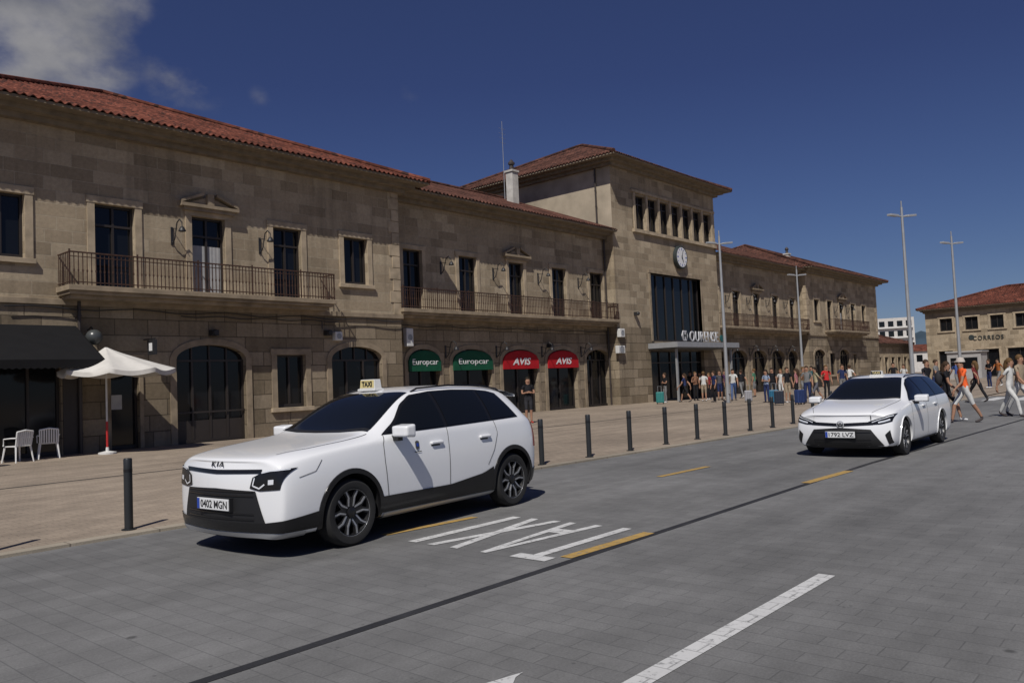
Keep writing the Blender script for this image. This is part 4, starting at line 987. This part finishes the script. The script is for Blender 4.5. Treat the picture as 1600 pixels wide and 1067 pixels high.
K=dict(label='large white crossover taxi with roof sign parked at the kerb in front',loc=(5.1,7.72,0),rz=radians(4.6),sc=1.03,wb=2.72,wr=.335,wy=.795,archR=.385,lip=.045,style=0,
 foff=[.10,.06,.02,-.01,-.01,.0,.02,.04,.06,.07,.08,.09],roff=[0,0,0,0,0,-.01,-.03,-.05,-.06,-.07,-.08,-.08],detail=crossover,
 st=[(-1.00,.20,.83,.91,.74,.82,.76,.60,.17),(-.92,.18,.875,.95,.82,.87,.81,.65,.13),(-.70,.18,.925,.99,.86,.90,.845,.67,.08),(-.40,.18,.96,1.025,.875,.912,.86,.68,.04),
 (.0,.18,.995,1.06,.88,.915,.865,.69,.02),(.24,.18,1.01,1.09,.885,.915,.875,.70,.02),(.36,.18,1.025,1.115,.885,.915,.878,.70,.02),(.56,.18,1.04,1.23,.885,.915,.88,.67,.02),(.85,.18,1.055,1.41,.885,.915,.88,.635,.01),(1.12,.18,1.06,1.53,.885,.915,.88,.615,0),
 (1.45,.18,1.065,1.575,.885,.915,.88,.605,0),(2.0,.18,1.07,1.585,.885,.915,.88,.60,0),(2.6,.18,1.08,1.56,.885,.915,.88,.59,0),(2.95,.18,1.09,1.51,.885,.915,.875,.575,0),(3.10,.18,1.09,1.42,.88,.91,.86,.57,-.02),(3.24,.19,1.08,1.22,.86,.90,.83,.57,-.05),(3.35,.24,1.04,1.12,.80,.87,.79,.58,-.08),(3.40,.30,.92,1.02,.70,.80,.72,.55,-.11)])
make_car(K)
T_=dict(label='white estate taxi facing the camera further up the road',loc=(15.65,5.14,0),rz=radians(.5),sc=1.0,wb=2.66,wr=.325,wy=.77,archR=.372,lip=.008,style=1,
 foff=[.12,.08,.03,-.01,-.01,.02,.05,.07,.09,.10,.11,.12],roff=[0,0,0,0,0,-.01,-.02,-.03,-.04,-.05,-.05,-.05],detail=estate,
 st=[(-.93,.18,.67,.745,.72,.80,.74,.57,.22),(-.84,.17,.72,.79,.79,.86,.79,.62,.17),(-.64,.16,.785,.845,.84,.885,.82,.64,.10),(-.38,.16,.835,.90,.855,.893,.83,.64,.05),
 (.0,.16,.87,.95,.86,.895,.84,.66,.02),(.30,.16,.895,.985,.87,.895,.85,.68,.02),(.42,.16,.91,1.01,.87,.895,.855,.68,.02),(.64,.16,.92,1.12,.87,.895,.855,.65,.02),(.96,.16,.93,1.29,.87,.895,.855,.60,.01),(1.26,.16,.94,1.41,.87,.895,.855,.575,0),
 (1.6,.16,.945,1.45,.87,.895,.855,.565,0),(2.3,.16,.95,1.46,.87,.895,.855,.56,0),(3.0,.16,.96,1.44,.87,.895,.85,.555,0),(3.32,.16,.97,1.40,.87,.89,.845,.55,0),(3.46,.17,.97,1.28,.86,.885,.83,.55,-.02),(3.57,.18,.95,1.09,.84,.875,.80,.55,-.05),(3.63,.22,.92,1.0,.79,.85,.77,.55,-.08),(3.67,.30,.82,.92,.70,.79,.70,.52,-.11)])
make_car(T_)

# ------------------------------------------------------------------ people
mcache={}
def cm(c,rough=.8):
    k=(tuple(c),rough)
    if k not in mcache: mcache[k]=mat('cloth_%d'%len(mcache),c,rough,var=.12,vs=14,spec=.2)
    return mcache[k]
SK=(.34,.19,.125)
def person(label,pos,face,shirt,low,lowcol,hair=(.02,.015,.01),long=False,Ht=1.74,pose='stand',skin=SK,shoe=(.05,.05,.05),arm='down',sleeve='short',ph=1,hat=None,fem=False):
    V=[];E=[];R=[];TG=[]
    def v(p,r,par=None,tg='shirt'):
        V.append(Vector(p));R.append(r)
        if par is not None: E.append((par,len(V)-1));TG.append(tg)
        return len(V)-1
    sh=.155 if fem else .18; ln_=.05 if pose=='walk' else random.uniform(-.01,.02)
    hipx=0 if pose=='walk' else random.uniform(-.03,.03)
    pel=v((0,0,.96),.125); bel=v((ln_*.3,hipx*.3,1.10),.11 if fem else .125,pel,'shirt'); che=v((ln_*.7,0,1.28),.125 if fem else .14,bel); up=v((ln_,0,1.40),.10,che)
    nk=v((ln_+.005,0,1.485),.052,up,'skin'); hd=v((ln_+.02,0,1.58),.082,nk,'skin'); ht=v((ln_+.012,0,1.66),.085,hd,'skin'); v((ln_,0,1.715),.05,ht,'skin')
    v((ln_+.115,0,1.60),.012,hd,'skin')
    for s in (-1,1): v((ln_,s*.095,1.615),.014,hd,'skin')
    w=pose=='walk'
    for s in (-1,1):
        sw=.0 if not w else -.26*s*ph
        so=v((ln_,s*sh,1.41),.055,up); m1=v((ln_+sw*.35-.01,s*(sh+.035),1.27),.048,so,'shirt')
        tgf='shirt' if sleeve=='long' else 'skin'
        if arm=='down' or (arm=='one' and s>0):
            el=v((sw*.7-.02,s*(sh+.06),1.12),.038,m1,tgf); wr=v((sw*1.3+.07,s*(sh+.075),.89),.026,el,tgf); dr=Vector((.15,0,-1)).normalized()
        elif arm=='crossed':
            el=v((.03,s*(sh+.06),1.13),.038,m1,tgf); wr=v((.18,s*.06,1.17),.026,el,tgf); dr=Vector((.1,-s,0)).normalized()
        else:
            el=v((-.02,s*(sh+.06),1.12),.038,m1,tgf); wr=v((.2,s*(sh-.02),1.22),.026,el,tgf); dr=Vector((.6,-s*.2,.6)).normalized()
        P=V[wr]+dr*.07; pa=v(P,.03,wr,'skin')
        sd=Vector((1,0,0)) if abs(dr.z)>.8 else Vector((0,0,1))
        for k,ln in enumerate((.065,.078,.07,.055)):
            q=P+sd*(.027-.018*k)+dr*.02; a=v(q+dr*ln*.5,.009,pa,'skin'); v(q+dr*ln+Vector((0,-s*.012,0)),.008,a,'skin')
        a=v(V[wr]+dr*.03+sd*.04,.010,wr,'skin'); v(V[wr]+dr*.07+sd*.055,.009,a,'skin')
        st=0 if not w else .34*s*ph
        sx=0 if w else random.uniform(0,.05)
        hp=v((0,s*.085,.90),.095,pel,'low'); th=v((st*.25,s*.09,.72),.085,hp,'low')
        kx_=st*.62+(.05 if st<0 else .03) if w else .01+sx
        kn=v((kx_,s*.095,.50),.058,th,'low')
        tg='low' if low=='long' else 'skin'
        cx_=(st*1.0-.02) if w else -.01+sx*.5
        ca=v(((kx_+cx_)/2-.015,s*.097,.33),.052 if low!='long' else .06,kn,tg); hz=.075 if st>=0 else .14
        an=v((cx_,s*.10,hz+.02),.037 if low!='long' else .05,ca,tg); he=v((cx_-.03,s*.10,.045 if st>=0 else .10),.04,an,'shoe'); to=v((cx_+.11,s*.115,.035),.038,he,'shoe'); v((cx_+.18,s*.12,.028),.028,to,'shoe')
    me=bpy.data.meshes.new('p'); me.from_pydata([tuple(p) for p in V],E,[])
    def sk(ob):
        ob.modifiers.new('skin','SKIN')
        d=ob.data.skin_vertices[0].data
        for i,r in enumerate(R): d[i].radius=(r,r); d[i].use_root=(i==0)
        m=ob.modifiers.new('s','SUBSURF'); m.levels=1; m.render_levels=1
    bmh=evalmesh(me,[sk])
    bmh.materials.clear()
    for c in (skin,shirt,lowcol,shoe): bmh.materials.append(cm(c))
    idx={'skin':0,'shirt':1,'low':2,'shoe':3}
    for p in bmh.polygons:
        c=p.center; best=9;bi=0
        for (a,b2),tg in zip(E,TG):
            A,B=V[a],V[b2]; d=B-A; t=max(0,min(1,(c-A).dot(d)/max(1e-9,d.length_squared))); dd=(c-(A+d*t)).length-(R[a]+(R[b2]-R[a])*t)
            if dd<best: best=dd;bi=idx[tg]
        if .8<c.z<.99 and abs(c.y)<.2 and bi==1: bi=2
        if low=='short' and .3<c.z<.50: bi=0
        p.material_index=bi; p.use_smooth=True
    for vv in bmh.vertices:
        if .8<vv.co.z<1.46 and abs(vv.co.y)<.2: vv.co.x*=.78
    ob=bpy.data.objects.new('person',bmh); C.objects.link(ob)
    ob.location=pos; ob.rotation_euler=(0,0,face); s_=Ht/1.755; ob.scale=(s_,s_,s_); tag(ob,label,'person')
    b=MB(); n=14; G=[]
    for i in range(9):
        th=pi*.62*i/8; G.append([(ln_-.012+.112*sin(th)*cos(a)*(1.0 if cos(a)<.2 else .86),.097*sin(th)*sin(a),1.655+.115*cos(th)) for a in [2*pi*k/n for k in range(n+1)]])
    G=[[ (p[0],p[1],max(p[2],1.665) if p[0]>.055+ln_ else p[2]) for p in row] for row in G]
    b.grid(G)
    if long: b.tube([(ln_-.06,0,1.68),(ln_-.10,0,1.56),(ln_-.11,0,1.42),(ln_-.10,0,1.30)],[.08,.085,.075,.03],10)
    b.build('hair',cm(hair),ob,smooth=True)
    for s in (-1,1):
        b=MB(); b.ball((ln_+.096,s*.03,1.628),.010,6); b.build('eye',M['black'],ob)
    b=MB(); b.box(ln_+.094,ln_+.102,-.022,.022,1.548,1.556); b.build('mouth',cm((.25,.06,.05)),ob)
    if hat:
        b=MB(); b.lathe([(.0,1.80),(.09,1.77),(.118,1.68),(.12,1.66)],14,o=(ln_,0,0)); b.box(ln_+.08,ln_+.2,-.07,.07,1.67,1.685); b.build('cap',cm(hat),ob,smooth=True)
    return ob
TC=lambda p:atan2(-p.y,-p.x)
P=lambda x,y,z=.03:gnd(x,y,z)
W_=(.55,.55,.53);BK=(.013,.013,.016);NV=(.02,.03,.09);GR=(.17,.17,.17);BG=(.30,.24,.17)
p=P(827,661); person('man in black t-shirt and dark shorts standing by the arched shop doors',p,TC(p)+.2,BK,'short',(.03,.03,.035),shoe=(.4,.05,.04),arm='crossed',Ht=1.76)
L=[
 (1101,627,'person in pale shirt and beige shorts standing left under the canopy',W_,'short',BG,'stand',0,0),
 (1117,628,'person in navy top and dark trousers under the canopy',NV,'long',BK,'stand',2.0,0),
 (1147,626,'person in white shirt and blue jeans right of the canopy lamp post',W_,'long',(.06,.10,.22),'walk',3.1,0),
 (1160,622,'person in black walking along the wall right of the canopy',BK,'long',GR,'walk',.4,0),
 (1180,620,'person in green shirt near the arches behind the bollards',(.06,.16,.1),'short',GR,'stand',1.2,0),
 (1199,629,'woman in light blue top with a suitcase, leftmost of the luggage group',(.25,.31,.42),'long',NV,'stand',2.6,1),
 (1232,629,'man in black t-shirt and beige shorts within the luggage group',BK,'short',BG,'stand',3.6,0),
 (1246,627,'woman in pink top behind the luggage group',(.35,.15,.16),'long',BK,'stand',1.2,1),
 (1263,630,'person in grey shirt beside the right lamp post of the station',GR,'long',NV,'stand',3.0,0),
 (1277,628,'person in pale yellow top just left of the estate taxi',(.38,.34,.22),'short',(.1,.1,.12),'walk',2.0,1),
 (1293,624,'person in bright red t-shirt behind the estate taxi bonnet',(.5,.03,.03),'long',BK,'stand',3.4,0),
 (1318,620,'person in dark blue shirt seen over the estate taxi windscreen',NV,'long',GR,'stand',3.4,0),
 (1398,614,'person in black top seen above the estate taxi roof',BK,'long',NV,'walk',3.2,0),
 (1414,612,'person in white top seen above the rear of the estate taxi',W_,'long',GR,'stand',2.9,1),
 (1450,640,'tall man in black t-shirt standing behind the back of the estate taxi',BK,'long',(.05,.05,.06),'walk',3.9,0),
 (1482,657,'woman in black top and shorts walking with a backpack',BK,'short',BK,'walk',4.3,1),
 (1510,660,'man in orange t-shirt and white shorts walking right of the estate taxi',(.75,.12,.03),'short',W_,'walk',2.0,0),
 (1528,628,'woman in dark red top behind the man in orange',(.16,.03,.03),'long',BK,'walk',.9,1),
 (1547,606,'distant person in black before the post office door',BK,'long',NV,'stand',2.2,0),
 (1581,651,'woman in white top and wide white trousers at the right edge',W_,'long',W_,'walk',4.2,1),
 (1597,650,'person in beige shirt cut by the right edge of the view',BG,'long',(.5,.5,.5),'walk',4.0,0),
 (1040,629,'person in dark clothes waiting at the left side of the entrance',BK,'long',GR,'stand',2.0,0),
 (1072,628,'person in dark blue top and black shorts entering the station doors',NV,'short',BK,'walk',1.2,1),
 (1088,626,'person in brown shirt standing by the entrance doors',(.2,.1,.06),'long',BK,'stand',3.6,0),
 (1109,624,'woman with dark red top in the crowd under the canopy',(.22,.03,.03),'long',BK,'stand',2.4,1),
 (1126,625,'man in dark grey shirt close to the canopy lamp post',(.07,.07,.08),'short',NV,'stand',3.2,0),
 (1208,622,'man in black shirt behind the woman in light blue',BK,'long',BK,'stand',3.0,0),
 (1222,623,'woman in white dress top in the middle of the luggage group',W_,'short',W_,'stand',2.8,1),
 (1256,622,'man in brown shirt behind the woman in pink top',(.15,.09,.05),'long',GR,'walk',3.9,0),
 (1270,619,'person in dark teal top at the back of the crowd by the taxi',(.02,.10,.11),'long',BK,'stand',2.6,0),
 (1330,616,'distant person in pale top seen above the estate taxi roof sign',W_,'long',BK,'walk',.4,0),
 (1464,624,'person in grey top between the tall man and the backpack woman',GR,'long',NV,'walk',4.2,0),
 (1498,612,'distant person in blue top far behind the man in orange',(.05,.09,.25),'long',GR,'walk',.4,0),
 (1562,603,'distant person in orange-brown top near the post office',(.3,.1,.03),'long',GR,'walk',2.4,0),
 (1080,623,'person in black jacket at the back by the station doors',BK,'long',BK,'stand',3.0,0),
 (1095,622,'person in dark green top at the back by the station doors',(.02,.05,.03),'long',BK,'stand',2.7,0),
 (1134,622,'person in dark purple top behind the canopy lamp post',(.06,.02,.07),'long',BK,'stand',3.3,0),
]
for i,(x,y,l,sh,lo,lc,po,rot,fem) in enumerate(L):
    p=P(x,y) if y<=635 else gnd(x,y,0.0)
    if p.x>43 and p.y<8: p=gnd(x,y,.012)
    person(l,p,TC(p)+(rot-3.1),sh,lo,lc,hair=random.choice([(.02,.014,.01),(.05,.03,.018),(.12,.07,.03)]),long=bool(fem),Ht=(1.66 if fem else 1.76)+random.uniform(-.03,.04),pose=po,fem=bool(fem),ph=random.choice((-1,1)),arm=random.choice(['down','down','one','crossed'] if po=='stand' else ['down']),
      shoe=(.6,.6,.6) if i%3==0 else (.06,.05,.05),hat=(.5,.45,.4) if i in(16,) else None)
def suitcase(px,py,col,label,s=1,rz=.4):
    p=P(px,py); o=thing('suitcase',label,'suitcase',p,rz); o.scale=(s,s,s)
    b=MB(); b.box(-.13,.13,-.22,.22,.07,.68); sh=b.build('shell',cm(col,.4),o,bevel=.04)
    b=MB()
    for k in (-.15,-.05,.05,.15): b.box(-.137,.137,k-.01,k+.01,.12,.63)
    sub(b,'shell_ribs',cm([c*.6 for c in col],.4),sh)
    b=MB(); b.tube([(-.1,-.1,.66),(-.1,-.1,1.0),(-.1,.1,1.0),(-.1,.1,.66)],.012,6); b.build('handle',M['steel'],o)
    for sx in (-1,1):
        for sy in (-1,1):
            b=MB(); b.lathe([(0,-.015),(.035,-.015),(.035,.015),(0,.015)],10,'y',(sx*.09,sy*.17,.035)); b.build('wheel',M['black'],o)
suitcase(1032,631,(.04,.20,.19),'turquoise suitcase by the left side of the station entrance')
suitcase(1210,631,(.03,.13,.22),'blue suitcase beside the woman in light blue')
suitcase(1218,633,(.03,.035,.05),'dark suitcase between the blue case and the man in black')
suitcase(1250,632,(.03,.05,.14),'navy suitcase in front of the lamp post',rz=1.2)
suitcase(1170,628,(.3,.3,.32),'grey suitcase right of the canopy',.9)
p=gnd(1482,657); fdir=TC(p)+(4.3-3.1); b=MB(); b.ball((0,0,0),(.11,.15,.23),14); b.tube([(.06,.09,.18),(.16,.10,.16),(.20,.10,.0),(.10,.10,-.16)],.014,6); b.tube([(.06,-.09,.18),(.16,-.10,.16),(.20,-.10,.0),(.10,-.10,-.16)],.014,6)
o=b.build('backpack',cm((.03,.03,.035)),smooth=True); o.location=(p.x-.17*cos(fdir),p.y-.17*sin(fdir),1.2); o.rotation_euler=(0,0,fdir); tag(o,'dark backpack on the walking woman in black','backpack')
p=onX(1506,560,90.0)
o=thing('kiosk','pale boxy kiosk standing on the plaza before the post office','kiosk',(90,p.y,.03)); b=MB(); b.box(0,3,-1.5,1.5,0,2.6); b.build('wall',M['framew'],o); b=MB(); b.box(-.15,3.15,-1.65,1.65,2.602,2.75); b.build('roof',M['framew'],o,bevel=.03); b=MB(); b.box(-.03,-.003,-1.2,1.2,1.0,2.1); b.build('window',M['glass'],o)

# ------------------------------------------------------------------ light and sky
sd=Vector((-.545,-.305,.777)).normalized()
sl=bpy.data.lights.new('sun','SUN'); sl.energy=3.9; sl.angle=radians(.53); sl.color=(1,.955,.89); so=bpy.data.objects.new('sun',sl); C.objects.link(so)
so.rotation_euler=sd.to_track_quat('Z','Y').to_euler()
w=bpy.data.worlds.new('World'); S.world=w; w.use_nodes=True; nt=w.node_tree; bg=nt.nodes['Background']; bg.inputs[1].default_value=.08
sk=nd(nt,'ShaderNodeTexSky'); sk.sky_type='NISHITA'; sk.sun_disc=False; sk.sun_elevation=math.asin(sd.z); sk.sun_rotation=atan2(sd.x,sd.y); sk.air_density=1.0; sk.dust_density=.3; sk.ozone_density=3
tc=nd(nt,'ShaderNodeTexCoord'); sp=nd(nt,'ShaderNodeSeparateXYZ'); nt.links.new(tc.outputs['Generated'],sp.inputs[0])
col=mul(nt,sk.outputs[0],ramp(nt,sp.outputs[2],[(0,(.36,.42,.62)),(.12,(.31,.35,.52)),(.35,(.29,.29,.47)),(.7,(.40,.38,.54))]))
def blob(px,py,rin,rout,k=1.0):
    d=ray(px,py).normalized(); vm=nd(nt,'ShaderNodeVectorMath',operation='DOT_PRODUCT'); nt.links.new(tc.outputs['Generated'],vm.inputs[0]); vm.inputs[1].default_value=d
    mr=nd(nt,'ShaderNodeMapRange'); mr.inputs[1].default_value=cos(rout/F); mr.inputs[2].default_value=cos(rin/F); mr.inputs[4].default_value=k; nt.links.new(vm.outputs['Value'],mr.inputs[0]); return mr.outputs[0]
acc=None
for a in ((45,15,40,165,1.0),(120,45,20,110,.95),(15,80,20,115,.9),(180,15,5,60,.7),(290,140,2,65,.60),(240,95,2,50,.5),(318,152,2,38,.45),(405,152,0,22,.34),(640,146,0,26,.24)):
    q=blob(*a)
    if acc is None: acc=q
    else:
        m=nd(nt,'ShaderNodeMath',operation='MAXIMUM'); nt.links.new(acc,m.inputs[0]); nt.links.new(q,m.inputs[1]); acc=m.outputs[0]
mpc=nd(nt,'ShaderNodeMapping'); mpc.inputs['Scale'].default_value=(1,1,1.5); nt.links.new(tc.outputs['Generated'],mpc.inputs[0])
nz=noise(nt,13,9,mpc.outputs[0],.56)
m=nd(nt,'ShaderNodeMath',operation='MULTIPLY_ADD'); nt.links.new(nz,m.inputs[0]); m.inputs[1].default_value=2.4; nt.links.new(acc,m.inputs[2])
mr=nd(nt,'ShaderNodeMapRange'); mr.interpolation_type='SMOOTHSTEP'; mr.inputs[1].default_value=1.35; mr.inputs[2].default_value=2.45; nt.links.new(m.outputs[0],mr.inputs[0])
g2=nd(nt,'ShaderNodeMapRange'); g2.interpolation_type='SMOOTHSTEP'; g2.inputs[1].default_value=0; g2.inputs[2].default_value=.6; nt.links.new(acc,g2.inputs[0])
mu=nd(nt,'ShaderNodeMath',operation='MULTIPLY'); nt.links.new(mr.outputs[0],mu.inputs[0]); nt.links.new(g2.outputs[0],mu.inputs[1])
cmx=nd(nt,'ShaderNodeMixRGB'); nt.links.new(mu.outputs[0],cmx.inputs[0]); nt.links.new(col,cmx.inputs[1])
cc=ramp(nt,noise(nt,9,6,mpc.outputs[0]),[(.35,(.30,.31,.36)),(.65,(.56,.55,.57))])
sc_=nd(nt,'ShaderNodeVectorMath',operation='SCALE'); sc_.inputs['Scale'].default_value=6.8; nt.links.new(cc,sc_.inputs[0])
nt.links.new(sc_.outputs[0],cmx.inputs[2])
nt.links.new(cmx.outputs[0],bg.inputs[0])
S.view_settings.view_transform='Standard'; S.view_settings.look='None'; S.view_settings.exposure=0
